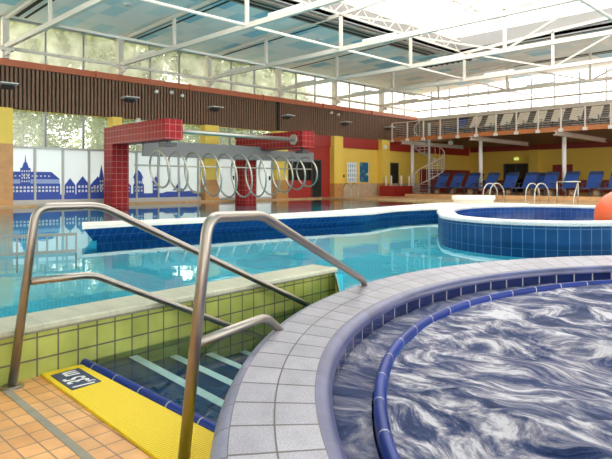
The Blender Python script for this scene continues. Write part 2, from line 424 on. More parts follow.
struct('trim_3', B((XW-.05, XW+.03, 24.95, 28.6, 0, .78), (XW-.05, XW+.03, 29.5, 33.2, 0, .78)), 'tan_tile')
struct('trim_4', B(XW, XW+.04, 33.3, YR, 0, 1.75), 'dark_red')
struct('trim_5', B(XW-.05, XW+.05, YF, 20.9, 2.08, 2.16), 'grey_frame')
struct('trim_6', B(XW-.05, XW+.05, YF, 20.9, 0, .10), 'grey_frame')
# pillars of the window wall
PIL = [(6.45, 7.12), (10.9, 11.3), (15.4, 16.15), (19.8, 20.6), (24.2, 24.95), (28.6, 29.4)]
for i, (a, b) in enumerate(PIL):
    f = 1.0 if i in (0,) else (.95 if i < 4 else .78)
    f = 2.2 if i == 0 else f
    p = struct('trim_%d' % (11+i), B(XW-.1, XW+.38, a, b, f, 3.48), 'yellow')
    struct('trim_pillar_foot', B(XW-.1, XW+.385, a-.005, b+.005, 0, f), 'orange_tile', p)
# windows: clerestory, one per bay
w = 1
for k in range(7):
    y0, y1 = BAYS[k], min(BAYS[k+1], YB)
    if k == 0: y0 = YF
    fr = bmesh.new()
    n = max(1, round((y1-y0)/1.467))
    for i in range(n): yy = y0+(y1-y0)*i/n; box(fr, XW-.12, XW-.04, yy-.03, yy+.03, 5.26, 6.8)
    box(fr, XW-.12, XW-.04, y0, y1, 6.72, 6.8)
    fo = struct('window_%d' % w, fr, 'mullion')
    struct('window_pane', B(XW-.10, XW-.09, y0, y1, 5.26, 6.74), 'glare', fo); w += 1
# upper band above the panels
for k in range(4):
    y0, y1 = (BAYS[k], BAYS[k+1]);
    if k == 0: y0 = YF
    y1 = min(y1, 19.9)
    fr = bmesh.new(); n = max(1, round((y1-y0)/1.467))
    for i in range(n): yy = y0+(y1-y0)*i/n; box(fr, XW-.12, XW-.03, yy-.04, yy+.04, 2.16, 3.48)
    fo = struct('window_%d' % w, fr, 'mullion')
    struct('window_pane', B(XW-.10, XW-.09, y0, y1, 2.16, 3.48), 'glass', fo); w += 1
# film-covered glass panels
yy = 5.94
PAN = []
while yy < 15.3: PAN.append(yy); yy += 1.035
for k, y0 in enumerate(PAN):
    y1 = y0+1.035 if k < len(PAN)-1 else 15.45
    fr = B((XW-.06, XW+.03, y0-.04, y0+.04, .1, 2.1), (XW-.06, XW+.02, y0, y1, .1, .17))
    fo = struct('window_%d' % w, fr, 'grey_frame')
    struct('window_pane', B(XW-.05, XW-.03, y0, y1, .1, 2.1), 'film', fo); w += 1
# white service doors between the pillars
d = 1
for (a, b) in ((16.2, 17.45), (17.45, 18.7), (18.7, 19.8)):
    fo = struct('door_%d' % d, B(XW-.06, XW, a+.03, b-.03, .05, 2.08), 'film')
    struct('door_frame', B((XW-.07, XW+.04, a, a+.05, 0, 2.12), (XW-.07, XW+.04, b-.05, b, 0, 2.12)), 'grey_frame', fo)
    struct('door_handle', B((XW, XW+.09, b-.22, b-.16, .95, 1.15)), 'dark', fo); d += 1
struct('wall_kiosk', B((XW-.2, XW+.02, 20.6, 22.7, 0, .95), (XW-.2, XW+.02, 23.5, 24.2, 0, 3.0), (XW-.2, XW+.02, 20.6, 22.7, 2.12, 3.48), (XW-.2, XW+.02, 22.7, 23.5, 2.05, 3.48), (XW-.2, XW+.02, 23.5, 24.2, 3.0, 3.48)), 'red_paint')
fo = struct('window_%d' % w, B((XW-.1, XW, 20.6, 20.68, .95, 2.12), (XW-.1, XW, 22.6, 22.7, .95, 2.12), (XW-.1, XW, 21.6, 21.68, .95, 2.12)), 'dark')
struct('window_pane', B(XW-.09, XW-.06, 20.68, 22.6, .95, 2.12), 'dark', fo); w += 1
for (a, b, h) in ((22.75, 23.45, 2.05), (30.0, 30.75, 2.05)):
    fo = struct('door_%d' % d, B(XW-.05, XW+.01, a, b, 0, h), 'dark')
    struct('door_frame', B((XW-.02, XW+.05, a-.06, a, 0, h+.06), (XW-.02, XW+.05, b, b+.06, 0, h+.06), (XW-.02, XW+.05, a, b, h, h+.06)), 'dark_frame', fo); d += 1

bm = bmesh.new()
for k in range(7): x = XW+k*1.95; box(bm, x-.05, x+.05, YF-.15, YF-.05, .6, 5.6)
fo = struct('window_%d' % w, bm, 'white_steel'); struct('window_pane', B(XW, -10, YF-.11, YF-.10, .6, 5.6), 'sky_glass', fo); w += 1  # unseen glazing added in the front wall to brighten the hall
bm = bmesh.new()
for k in range(19): y = 2+k*2; box(bm, XR+.05, XR+.15, y-.05, y+.05, .6, 5.6)
fo = struct('window_%d' % w, bm, 'white_steel'); struct('window_pane', B(XR+.10, XR+.11, 2, YR, .6, 5.6), 'sky_glass', fo); w += 1  # added glazing out of view, lets daylight reach the window wall
# rear: upper wall with windows, lower yellow wall, soffit
struct('wall_rear_upper', B((XW, XR, YB, YB+.2, 3.6, 5.10)), 'taupe')
struct('trim_7', B(XW, XR, YB-.12, YB, 5.02, 5.2), 'white_steel')
nx = 0; x = XW+.15
XS = []
x = -10.34-1.35*8
while x < XR: XS.append(x); x += 1.35
for k in range(0, len(XS)-3, 3):
    fr = bmesh.new()
    for q in range(3): box(fr, XS[k+q]-.03, XS[k+q]+.03, YB, YB+.08, 5.1, 6.92)
    fo = struct('window_%d' % w, fr, 'mullion')
    x0 = XW if k == 0 else XS[k]
    struct('window_pane', B(x0, XS[k+3], YB+.03, YB+.04, 5.1, 6.95), 'sky_glass', fo); w += 1
struct('wall_rear', B(XW-.2, XR, YR, YR+.2, 0, 3.7), 'yellow')
struct('trim_8', B((XW+.1, XR, YR-.06, YR, 3.12, 3.6)), 'dark_red')
struct('trim_9', B((XW+.1, XR, YR-.05, YR, .18, 1.0)), 'dark_red')
for i, x in enumerate((-17.2, -9.2, -5.1)):
    struct('trim_%d' % (21+i), B(x-.35, x+.35, YR-.3, YR, .18, 3.12), 'yellow')
fo = struct('door_%d' % d, B(-19.35, -17.75, YR-.05, YR-.02, .18, 2.12), 'dark')
struct('door_frame', B((-19.5, -19.35, YR-.1, YR, .18, 2.2), (-18.6, -18.5, YR-.1, YR, .18, 2.2), (-17.75, -17.65, YR-.1, YR, .18, 2.2), (-19.5, -17.65, YR-.1, YR, 2.12, 2.2)), 'dark_frame', fo); d += 1
bal = struct('floor_balcony', B((-19.2, XR, 29.85, YB+.1, 3.50, 3.66), (XW, -19.2, 32.2, YB+.1, 3.50, 3.66), (XW, -19.2, 29.85, 30.5, 3.5, 3.66), (XW, XR, YB+.1, YR, 3.5, 3.66)), 'soffit')
struct('trim_10', B(XW+.05, XR, 29.80, 29.85, 3.42, 3.66), 'fascia')

# ---- ceiling
def zc(x): return min(7.03, 6.8+.03*(x-XW))
SX0, SX1, SY0, SY1 = -14.5, -1.6, 3.0, 24.6
bm = bmesh.new(); uvl = None
def slab(bm, x0, x1, y0, y1):
    v = [bm.verts.new((x, y, zc(x)+dz)) for dz in (0, .12) for x, y in ((x0,y0),(x1,y0),(x1,y1),(x0,y1))]
    for f in ((0,3,2,1),(4,5,6,7),(0,1,5,4),(1,2,6,5),(2,3,7,6),(3,0,4,7)): bm.faces.new([v[i] for i in f])
slab(bm, XW-.3, SX0, YF, YB+.2); slab(bm, SX0, XR, SY1, YB+.2); slab(bm, SX0, XR, YF, SY0); slab(bm, SX1, XR, SY0, SY1)
struct('ceiling', bm, 'ceiling')
bm = bmesh.new()
for yb in BAYS[1:7]:
    for dy, wd in ((.30, .10), (.62, .05)):
        x1 = SX0-.1 if yb < 24.3 else 3
        for xa, xb in ((XW+.3, SX0-.1), (SX0-.1, x1)):
            if xb-xa < .1: continue
            bar(bm, (xa, yb+dy, zc(xa)-.012), (xb, yb+dy, zc(xb)-.012), wd*1.6, .02)
struct('ceiling_slots', bm, 'black')
# roof light: upstand, bars, glass
H1 = 7.75
struct('ceiling_roof_light_upstand', B((SX0-.1, SX0, SY0, SY1, 6.98, H1), (SX1, SX1+.1, SY0, SY1, 6.98, H1), (SX0-.1, SX1+.1, SY1, SY1+.1, 6.98, H1), (SX0-.1, SX1+.1, SY0-.1, SY0, 6.98, H1)), 'upstand')
rl = bmesh.new(); xm = (SX0+SX1)/2; zr = H1+1.6
for k in range(13):
    yy = SY0+(SY1-SY0)*k/12
    bar(rl, (SX0, yy, H1), (xm, yy, zr), .07, .12); bar(rl, (SX1, yy, H1), (xm, yy, zr), .07, .12)
for t in (0, .33, .66, 1):
    bar(rl, (SX0+(xm-SX0)*t, SY0, H1+(zr-H1)*t), (SX0+(xm-SX0)*t, SY1, H1+(zr-H1)*t), .08, .08)
    bar(rl, (SX1+(xm-SX1)*t, SY0, H1+(zr-H1)*t), (SX1+(xm-SX1)*t, SY1, H1+(zr-H1)*t), .08, .08)
wo = struct('window_%d' % w, rl, 'white_steel')
bm = bmesh.new()
for (xa) in (SX0, SX1):
    q = [bm.verts.new(p) for p in ((xa, SY0, H1+.07), (xm, SY0, zr+.07), (xm, SY1, zr+.07), (xa, SY1, H1+.07))]; bm.faces.new(q)
for yq in (SY0, SY1):
    q = [bm.verts.new(p) for p in ((SX0, yq, H1), (xm, yq, zr), (SX1, yq, H1))]; bm.faces.new(q)
struct('window_pane', bm, 'roof_glass', wo); w += 1
# brown blind box along the roof light
t = thing('blind_box', 'long grey brown blind box along the edge of the roof light', 'blind box', (SX0-.55, 14, zc(SX0)-.02))
obj('casing', B(SX0-.95, SX0-.15, 5, 23.6, 6.90, 6.99), plain('taupe_casing', (.33, .29, .25), .6), t)
obj('slot', B((SX0-.80, SX0-.62, 4.2, 23.4, 6.885, 6.905), (SX0-.45, SX0-.35, 4.2, 23.4, 6.885, 6.905)), 'black', t)
g = bmesh.new(); box(g, -17.1, -14.4, 24.95, 26.1, 6.93, 6.97)
for i in range(9): box(g, -17.1+i*.32, -17.05+i*.32, 24.9, 26.15, 6.90, 6.98)
tag(obj('ceiling_grille', g, 'black'), 'black open ventilation grille in the ceiling by the roof light corner', 'vent')
for i, (x, y) in enumerate(((-18.2, 9.6), (-17.0, 17.8), (-16.9, 14.2))):
    tag(obj('smoke_detector', cyl(bmesh.new(), (x, y), .13, zc(x)-.07, zc(x)+.02, 16, .16), 'lamp_grey'),
        ['round grey ceiling disc nearest the camera', 'farthest round grey ceiling disc among the blue panels', 'middle round grey ceiling disc between two trusses'][i], 'ceiling fitting')

# ---- trusses
def truss(yb, label, x_end=3.5):
    t = thing('roof_truss', label, 'roof truss', (XW+.1, yb, 5.3), 0, 'white steel roof trusses')
    ZB = 5.68
    obj('bottom_chord', bar(bmesh.new(), (XW, yb, ZB), (x_end, yb, ZB), .13, .16), 'white_steel', t)
    zt = lambda x: zc(x)-.12 if x < SX0-.3 else min(7.9, 6.92+.06*(x-SX0))
    nodes = [XW+4.2+4.15*k for k in range(6)]
    tc = bmesh.new()
    prev = None
    for x in [XW+.1]+nodes:
        if prev is not None: bar(tc, (prev, yb, zt(prev)), (x, yb, zt(x)), .10, .12)
        prev = x
    obj('top_chord', tc, 'white_steel', t)
    obj('wall_post', B(XW-.02, XW+.20, yb-.11, yb+.11, 5.27, 6.75), 'white_steel', t)
    obj('bearing', B((XW+.15, XW+.45, yb-.2, yb+.2, 5.50, 5.60), (XW+.2, XW+.5, yb-.06, yb+.06, 5.35, 5.52)), 'white_steel', t)
    for k, x in enumerate(nodes):
        obj('strut', bar(bmesh.new(), (x, yb, ZB), (x, yb, zt(x)), .10, .10), 'white_steel', t)
        if k >= 1 and k+1 < len(nodes):
            x2 = nodes[k+1]
            a, b2 = ((x, zt(x)), (x2, ZB)) if k % 2 else ((x, ZB), (x2, zt(x2)))
            obj('diagonal', bar(bmesh.new(), (a[0], yb, a[1]), (b2[0], yb, b2[1]), .07, .07), 'white_steel', t)
    return t
names = ['nearest', 'second nearest', 'third nearest', 'fourth nearest', 'fifth nearest', 'sixth nearest']
for k, yb in enumerate(BAYS[1:7]):
    truss(yb, 'white steel roof truss spanning from the window wall, %s to the camera' % names[k])
for x, z, lab in ((-18.1, 5.70, 'long white roof tube joining the trusses closest to the window wall'), (-14.0, 5.72, 'long white roof tube joining the trusses below the roof light edge'), (-5.7, 5.72, 'long white roof tube farther right below the roof light')):
    tag(obj('roof_tube', T([(x, 7, z), (x, YB, z)], .05, 10), 'white_steel'), lab, 'roof tube')
tag(obj('wall_tube', T([(XW+.25, 2.6, 5.62), (XW+.25, YB, 5.62)], .065, 10), 'white_steel'), 'white tube running along the clerestory windows above the orange beam', 'pipe')
tag(obj('rear_wall_tube', T([(XW, YB-.3, 5.62), (XR, YB-.3, 5.62)], .06, 10), 'white_steel'), 'white tube running along the rear clerestory windows', 'pipe')
# lattice girder at roof light edge
t = thing('lattice_girder', 'white lattice girder along the edge of the roof light', 'girder', (SX0+.25, 14, 7.1))
xg = SX0+.28
obj('top_rail', bar(bmesh.new(), (xg, 5.2, 7.55), (xg, SY1, 7.55), .07), 'white_steel', t)
obj('bottom_rail', bar(bmesh.new(), (xg, 5.2, 7.08), (xg, SY1, 7.08), .07), 'white_steel', t)
bm = bmesh.new(); y = 5.2; k = 0
while y < SY1-.6:
    bar(bm, (xg, y, 7.08 if k % 2 else 7.55), (xg, y+.55, 7.55 if k % 2 else 7.08), .035); y += .55; k += 1
obj('lacing', bm, 'white_steel', t)
# linear uplights lying on chords
k = 0
for yb in BAYS[2:7]:
    for x in (-20.2, -12.2):
        tag(obj('strip_light', B(x-.7, x+.7, yb-.06, yb+.06, 5.765, 5.84), 'white'),
            'white strip light on the %s roof truss, %s' % (names[BAYS[1:7].index(yb)], 'near its wall end' if x < -15 else 'towards the roof light'), 'strip light', 'strip lights on the truss chords')
        k += 1

# wall lamps on the slats
def wall_lamp():
    t = thing('wall_lamp', '', 'wall lamp')
    bm = bmesh.new()
    v = [(0, -.34, -.02), (0, .34, -.02), (.42, .30, .02), (.42, -.30, .02), (0, -.34, .05), (0, .34, .05), (.42, .30, .06), (.42, -.30, .06)]
    v = [bm.verts.new(p) for p in v]
    for f in ((0,3,2,1),(4,5,6,7),(0,1,5,4),(1,2,6,5),(2,3,7,6),(3,0,4,7)): bm.faces.new([v[i] for i in f])
    obj('lamp_shade', bm, 'lamp_grey', t, True)
    bm = bmesh.new(); v = [bm.verts.new(p) for p in ((0,-.2,-.15),(0,.2,-.15),(.25,.2,-.03),(.25,-.2,-.03),(0,-.2,-.02),(0,.2,-.02))]
    for f in ((0,1,2,3),(0,4,5,1),(0,3,4),(1,5,2),(3,2,5,4)): bm.faces.new([v[i] for i in f])
    obj('bracket', bm, 'dark_frame', t, True)
    return t
proto = wall_lamp()
pos = ['first from the left edge', 'second from the left', 'third from the left', 'just right of the black downpipe', 'fifth from the left', 'sixth, closest to the balcony']
for k, y in enumerate((7.0, 11.75, 16.1, 20.75, 25.4, 29.6)):
    if k == 0: base = proto
    o = place(base, k > 0, (XW+.03, y, 4.32), 0, 'grey wedge shaped wall lamp on brown slats, ' + pos[k], 'wall lamps on the slats')
tag(obj('downpipe', B(XW+.03, XW+.13, 20.1, 20.2, 3.48, 5.02), 'black'), 'black vertical downpipe on the brown slat wall', 'pipe')
for k, (y, z, l) in enumerate(((13.0, 4.75, 'left of three'), (13.75, 4.80, 'middle of three'), (14.3, 4.72, 'right of three'), (24.2, 4.8, 'left of the pair'), (24.8, 4.75, 'right of the pair'))):
    t = thing('security_camera', 'small white dome camera under the orange beam, %s%s' % (l, ' above the red frame' if k < 3 else ' farther back'), 'camera', (XW+.05, y, z), 0, 'small white dome cameras')
    obj('arm', B(XW+.0, XW+.12, y-.03, y+.03, z-.02, z+.03), 'white', t)
    obj('dome', sphere(bmesh.new(), (XW+.17, y, z), .085, 12), 'white', t)

# ------------------------------------------------------------------ red portals, pipe, rings, grey screen
def portal(y0, y1, label):
    t = thing('red_portal', label, 'portal frame', (-21.15, y0, 0), 0, 'red tiled portal frames')
    obj('column', B(-21.5, -20.8, y0, y1, -.7, 2.95), 'red_tile', t)
    obj('beam', B(-20.8, -17.0, y0, y1, 2.28, 2.98), 'red_tile', t)
    return t
portal(10.32, 11.0, 'red tiled angular frame nearest to the camera with cantilever beam')
portal(16.8, 17.48, 'red tiled angular frame farther back, ending the steel pipe')
t = thing('steel_pipe', 'thick steel pipe spanning between the two red tiled beams', 'pipe', (-17.5, 14, 2.63))
obj('pipe', T([(-17.5, 11.0, 2.63), (-17.5, 16.8, 2.63)], .085, 16), 'steel_far', t)
bm = bmesh.new(); tube(bm, [(-17.5, 16.72, 2.63), (-17.5, 16.8, 2.63)], .22, 20); tube(bm, [(-17.5, 11.0, 2.63), (-17.5, 11.08, 2.63)], .22, 20)
obj('flange', bm, 'steel_far', t)
t = thing('ring_rail', 'row of eleven steel swim rings hung on one horizontal bar', 'swim rings', (-17.5, 14, .6))
obj('bar', T([(-17.95, 9.7, 1.41), (-17.95, 18.3, 1.41)], .03, 10), 'steel_far', t)
for k in range(11):
    y = 10.4+.714*k; hh = .62+.20*math.sin(PI*k/10); z = 1.89-hh
    obj('ring', T([(-17.5+.62*math.cos(a), y-.11*math.sin(a), z+hh*math.sin(a)) for a in [i*2*PI/40 for i in range(40)]], .036, 8, True), 'steel_far', t)
obj('hanger', T([(-17.95, 10.66, 1.41), (-17.95, 10.66, 2.3)], .02, 8), 'steel_far', t)
obj('hanger', T([(-17.95, 17.1, 1.41), (-17.95, 17.1, 2.3)], .02, 8), 'steel_far', t)
t = thing('grey_screen', 'long grey hanging panel behind the steel swim rings', 'screen', (-19.7, 15, 1.8))
obj('panel', B((-19.78, -19.66, 11.0, 16.8, 1.82, 2.42)), 'grey', t)
obj('end_panel', B(-19.78, -19.66, 16.8, 20.2, 1.82, 2.28), 'grey', t)
for k, y in enumerate((10.66, 17.14)):
    t = thing('spotlight', 'dark spotlight under the end of the %s red beam' % ('near' if k == 0 else 'far'), 'spotlight', (-17.35, y, 2.2), 0, 'spotlights under the red beams')
    obj('bracket', B(-17.42, -17.30, y-.05, y+.05, 2.17, 2.28), 'dark_frame', t)
    obj('lamp_head', B(-17.6, -17.15, y-.2, y+.2, 2.06, 2.18), 'dark_frame', t)
t = thing('horn_speaker', 'grey round loudspeaker above the near red column', 'loudspeaker', (-21.6, 11.9, 3.1))
obj('speaker_box', sphere(bmesh.new(), (-21.6, 11.85, 3.26), .17, 14, (.8, 1, 1.3)), 'lamp_grey', t)
obj('bracket', B(-22.3, -21.6, 11.8, 11.9, 3.2, 3.26), 'lamp_grey', t)

# ------------------------------------------------------------------ skyline print on the film panels
bb = bmesh.new(); ww = bmesh.new(); pp = bmesh.new()
SX = XW+.002
CNT = [0]
def depth(lay):
    CNT[0] += 1
    return SX-.03+(.022 if lay else CNT[0]*.00012)
def rect(bm, y0, y1, z0, z1, lay=0): d0 = depth(lay); box(bm, d0, d0+.006, y0, y1, z0, z1)
def poly(bm, pts, lay=0):
    d0 = depth(lay); a = [bm.verts.new((d0, y, z)) for y, z in pts]; b = [bm.verts.new((d0+.006, y, z)) for y, z in pts]
    bm.faces.new(a[::-1]); bm.faces.new(b)
    for k in range(len(a)): bm.faces.new((a[k], a[(k+1)%len(a)], b[(k+1)%len(a)], b[k]))
def windows(y0, y1, z0, z1, ny, nz, fill=.5):
    for i in range(ny):
        for j in range(nz):
            cy = y0+(y1-y0)*(i+.5)/ny; cz = z0+(z1-z0)*(j+.5)/nz; hy = (y1-y0)/ny*fill/2; hz = (z1-z0)/nz*fill/2
            rect(ww, cy-hy, cy+hy, cz-hz, cz+hz, 1)
rect(bb, 5.98, 15.4, .17, .36)
rect(bb, 5.98, 8.95, .36, .78); rect(pp, 5.98, 8.93, .78, .96, 0); poly(bb, [(5.98, .94), (8.95, .94), (8.62, 1.22), (5.98, 1.22)])
windows(6.0, 8.9, .44, .70, 22, 2, .6); windows(6.2, 8.6, 1.0, 1.12, 16, 1, .4)
rect(bb, 7.50, 7.86, .36, 1.36); poly(bb, [(7.56, 1.36), (7.80, 1.36), (7.74, 1.56), (7.62, 1.56)]); poly(bb, [(7.65, 1.56), (7.71, 1.56), (7.68, 1.86)])
windows(7.52, 7.84, .8, 1.3, 4, 4, .5)
for y0, wd, h in ((9.12, .42, .55), (9.58, .5, .62), (10.12, .4, .5), (10.2, .5, .62), (11.4, .5, .5), (12.0, .5, .55)):
    poly(bb, [(y0, .36), (y0+wd, .36), (y0+wd, .36+h*.65), (y0+wd/2, .36+h*1.15), (y0, .36+h*.65)])
    windows(y0+.04, y0+wd-.04, .40, .36+h*.62, 3, 2, .55)
rect(bb, 10.50, 10.70, .36, 1.0); poly(bb, [(10.50, 1.0), (10.70, 1.0), (10.60, 1.55)]); windows(10.51, 10.69, .5, .95, 2, 3)
rect(bb, 12.05, 12.42, .36, 1.0); poly(bb, [(11.98, 1.0), (12.48, 1.0), (12.35, 1.25), (12.23, 1.36), (12.1, 1.25)]); windows(12.08, 12.4, .5, .95, 4, 2)
rect(bb, 12.92, 13.22, .36, .82); poly(bb, [(12.86, .82), (13.28, .82), (13.07, 1.1)]); windows(12.95, 13.2, .45, .78, 3, 2)
poly(bb, [(13.4, .36), (15.3, .36), (15.0, .46), (14.5, .42), (14.4, .56), (14.2, .56), (14.15, .42), (13.6, .42)])
rect(bb, 14.28, 14.30, .5, .9); poly(bb, [(14.3, .9), (14.3, .5), (13.9, .46)])
t = thing('skyline_print', 'blue old town skyline printed along the white window film', 'window print', (XW, 10, .1))
obj('silhouette', bb, 'skyblue', t); obj('window_marks', ww, 'skywhite', t); obj('pale_facade', pp, 'skylight_blue', t)

# ------------------------------------------------------------------ island wall
FR = [(-8.28, 3.64), (-8.30, 4.3), (-8.14, 5.65), (-8.05, 6.7), (-7.92, 8.0), (-7.74, 9.2), (-7.72, 9.75), (-7.73, 9.80), (-7.95, 10.5), (-8.12, 11.2), (-8.08, 12.0), (-7.9, 13.0), (-7.35, 13.9)]
BK = [(-6.4, 15.3), (-7.6, 17.2), (-9.3, 17.4), (-10.0, 16.2), (-9.7, 14.0), (-9.25, 11.7), (-8.85, 9.5), (-8.78, 7.7), (-8.78, 6.0), (-8.95, 4.9), (-9.1, 4.0)]
top = FR+BK
def inset(L, dlt, extra=0):
    cx = -8.6; out = []
    for x, y in L:
        if extra and 9.78 < y < 13.5 and x > -8.6: x -= extra
        out.append((x-dlt if x > -8.6 and y < 13.9 else x+dlt*(1 if x < -8.6 else 0), y+(dlt*1.2 if y < 4.2 else 0)))
    return out
t = thing('island_wall', 'long curved pool island wall with white top and blue tiled sides', 'pool wall', (-8.4, 8, -.7))
obj('tiled_side', prism(bmesh.new(), inset(top, .03, .20), .12, inset(top, .22, .08), -.08), 'blue_tile', t)
obj('foot', prism(bmesh.new(), inset(top, .30), -.08, inset(top, .30), -.7), 'blue_tile', t)
obj('coping', prism(bmesh.new(), top, .17, top, .12), 'cope_white', t)
t = thing('round_podium', 'low round cream podium on the island behind the round pool', 'podium', (-8.95, 16.3, .17))
obj('drum', cyl(bmesh.new(), (-8.95, 16.3), .6, .17, .28, 32), 'cope_white', t)
obj('top_disc', cyl(bmesh.new(), (-8.95, 16.3), .65, .28, .41, 32), 'cope_white', t)

# ------------------------------------------------------------------ round raised pool
def catmull(P, n=10):
    out = []; N = len(P)
    for i in range(N):
        p0, p1, p2, p3 = (Vector(P[(i+j-1) % N]) for j in range(4))
        for k in range(n):
            t = k/n
            out.append(tuple(.5*((2*p1)+(p2-p0)*t+(2*p0-5*p1+4*p2-p3)*t*t+(3*p1-p0-3*p2+p3)*t**3)))
    return out
RP = catmull([(-5.86, 9.41), (-5.12, 8.45), (-4.15, 8.03), (-3.33, 8.18), (-2.72, 8.75), (-2.0, 10.2), (-1.9, 12.0), (-2.7, 13.8), (-4.3, 14.75), (-6.0, 14.7), (-7.0, 13.6), (-7.1, 12.1), (-6.6, 10.6)])
def offs(P, dlt):
    out = []; N = len(P)
    for i in range(N):
        a = Vector(P[i-1]); b = Vector(P[(i+1) % N]); tt = (b-a).normalized(); nn = Vector((-tt.y, tt.x))
        out.append(tuple(Vector(P[i])+nn*dlt))
    return out
def loft(rows):
    """rows: list of (loop, z, v)"""
    bm = bmesh.new(); uv = bm.loops.layers.uv.new('UVMap'); N = len(rows[0][0])
    arc = [0]
    for i in range(N): arc.append(arc[-1]+math.dist(rows[0][0][i], rows[0][0][(i+1) % N]))
    V = [[bm.verts.new((x, y, z)) for x, y in L] for L, z, v in rows]
    for r in range(len(rows)-1):
        for i in range(N):
            j = (i+1) % N
            f = bm.faces.new((V[r][i], V[r][j], V[r+1][j], V[r+1][i])); f.smooth = True
            for lp, q in zip(f.loops, ((arc[i], rows[r][2]), (arc[i+1], rows[r][2]), (arc[i+1], rows[r+1][2]), (arc[i], rows[r+1][2]))): lp[uv].uv = q
    return bm
t = thing('round_pool', 'raised round pool with petrol blue tiled wall and speckled white rim', 'raised pool', (-4.4, 11.4, -.7))
sgn = 1  # loop runs counter-clockwise; offs(+) goes left = inwards
obj('outer_wall', loft([(RP, -.7, -.55), (RP, .21, .36)]), 'ring_tile', t)
obj('inner_wall', loft([(offs(RP, .30), .21, .36), (offs(RP, .30), -.5, -.34)]), 'blue_tile', t)
obj('rim', loft([(offs(RP, -.02), .19, 0), (offs(RP, -.03), .23, .04), (offs(RP, 0), .255, .08), (offs(RP, .28), .255, .4), (offs(RP, .31), .23, .44), (offs(RP, .30), .19, .48)]), 'speckle', t)
obj('basin_floor', flat([offs(RP, .28)], -.25), 'ring_tile', t)
tag(obj('round_pool_water', flat([offs(RP, .30)], .02), 'ring_water'), 'dark blue water inside the raised round pool', 'water', kind='stuff')
tag(obj('beach_ball', sphere(bmesh.new(), (-2.86, 9.95, .27), .43, 40), 'ball'), 'large orange ball floating at the right edge of the round pool', 'ball')

# ------------------------------------------------------------------ main water
arcp = [on(TO, a, -.03) for a in [math.radians(196-k*4) for k in range(50)]]
ISL = inset(top, .30)
if sum(a[0]*b[1]-b[0]*a[1] for a, b in zip(ISL, ISL[1:]+ISL[:1])) > 0: ISL = ISL[::-1]
out = [(-21.74, YF+.02), (-3.52, YF+.02), (wall_x(1)-.31, 1), (wall_x(4)-.30, 4.15), (wall_x(4)+.05, 4.08), (-3.0, 3.42)]+arcp+[(XR-.02, 4.17), (XR-.02, 23.0), (-21.74, 23.0)]
tag(obj('pool_water', flat([out, RP[::-1], ISL], WZ), 'water'), 'turquoise water of the large main pool', 'water', kind='stuff')

# ------------------------------------------------------------------ green wall
def gx(y, o=0): return wall_x(y)+o
seg = [YF, 0, 1, 2, 3, 4.02]
bm = bmesh.new(); uv = bm.loops.layers.uv.new('UVMap')
def quad(bm, uv, P, U):
    f = bm.faces.new([bm.verts.new(p) for p in P])
    for lp, u in zip(f.loops, U): lp[uv].uv = u
for a, b in zip(seg, seg[1:]):
    quad(bm, uv, [(gx(a), a, -1), (gx(b), b, -1), (gx(b), b, -.045), (gx(a), a, -.045)], [(a, -1.045), (b, -1.045), (b, -.09), (a, -.09)])
# closing return to the tub
ex, ey = gx(4.02), 4.02
quad(bm, uv, [(ex, ey, -1), (-2.72, 3.06, -1), (-2.72, 3.06, -.045), (ex, ey, -.045)], [(0, -1.045), (1.3, -1.045), (1.3, -.09), (0, -.09)])
quad(bm, uv, [(ex-.05, ey+.06, -1), (-2.75, 3.12, -1), (-2.75, 3.12, -.045), (ex-.05, ey+.06, -.045)], [(0, -1.045), (1.3, -1.045), (1.3, -.09), (0, -.09)])
struct('wall_green_tiles', bm, 'green_tile')
struct('wall_green_back', prism(bmesh.new(), [(gx(YF)-.30, YF), (gx(4.1)-.30, 4.15), (gx(4.02)-.06, 4.08), (gx(YF)-.01, YF)], -.05, [(gx(YF)-.30, YF), (gx(4.1)-.30, 4.15), (gx(4.02)-.06, 4.08), (gx(YF)-.01, YF)], -.7), 'pool_floor')
# coping with rounded nose
bm = bmesh.new(); uv = bm.loops.layers.uv.new('UVMap')
prof = [(.012, -.048), (.018, -.03), (.014, -.010), (0, .0), (-.31, .0), (-.325, -.012), (-.33, -.09)]
vv = [0]
for p, q in zip(prof, prof[1:]): vv.append(vv[-1]+math.dist(p, q))
ys = [YF]+[i*.5-1 for i in range(10)]+[4.05]
for a, b in zip(ys, ys[1:]):
    for k in range(len(prof)-1):
        P = [(gx(a)+prof[k][0], a, prof[k][1]), (gx(b)+prof[k][0], b, prof[k][1]), (gx(b)+prof[k+1][0], b, prof[k+1][1]), (gx(a)+prof[k+1][0], a, prof[k+1][1])]
        quad(bm, uv, P, [(a*1.0, .30), (b, .30), (b, .30), (a, .30)] if k < 0 else [(a/.42*.9, .5+vv[k]*.4), (b/.42*.9, .5+vv[k]*.4), (b/.42*.9, .5+vv[k+1]*.4), (a/.42*.9, .5+vv[k+1]*.4)])
ca, cb = (ex, ey), (-2.72, 3.06)
quad(bm, uv, [(ex+.01, 4.05, -.05), (ex-.33, 4.05, -.05), (ex-.33, 4.05, 0), (ex+.01, 4.05, 0)], [(0.1, .5), (.4, .5), (.4, .55), (.1, .55)])
quad(bm, uv, [(ex+.01, ey, -.04), (-2.72, 3.08, -.04), (-2.77, 3.14, -.04), (ex-.05, ey+.07, -.04)], [(0.1, .5), (.4, .5), (.4, .55), (.1, .55)])
struct('trim_coping', bm, 'green_cope')
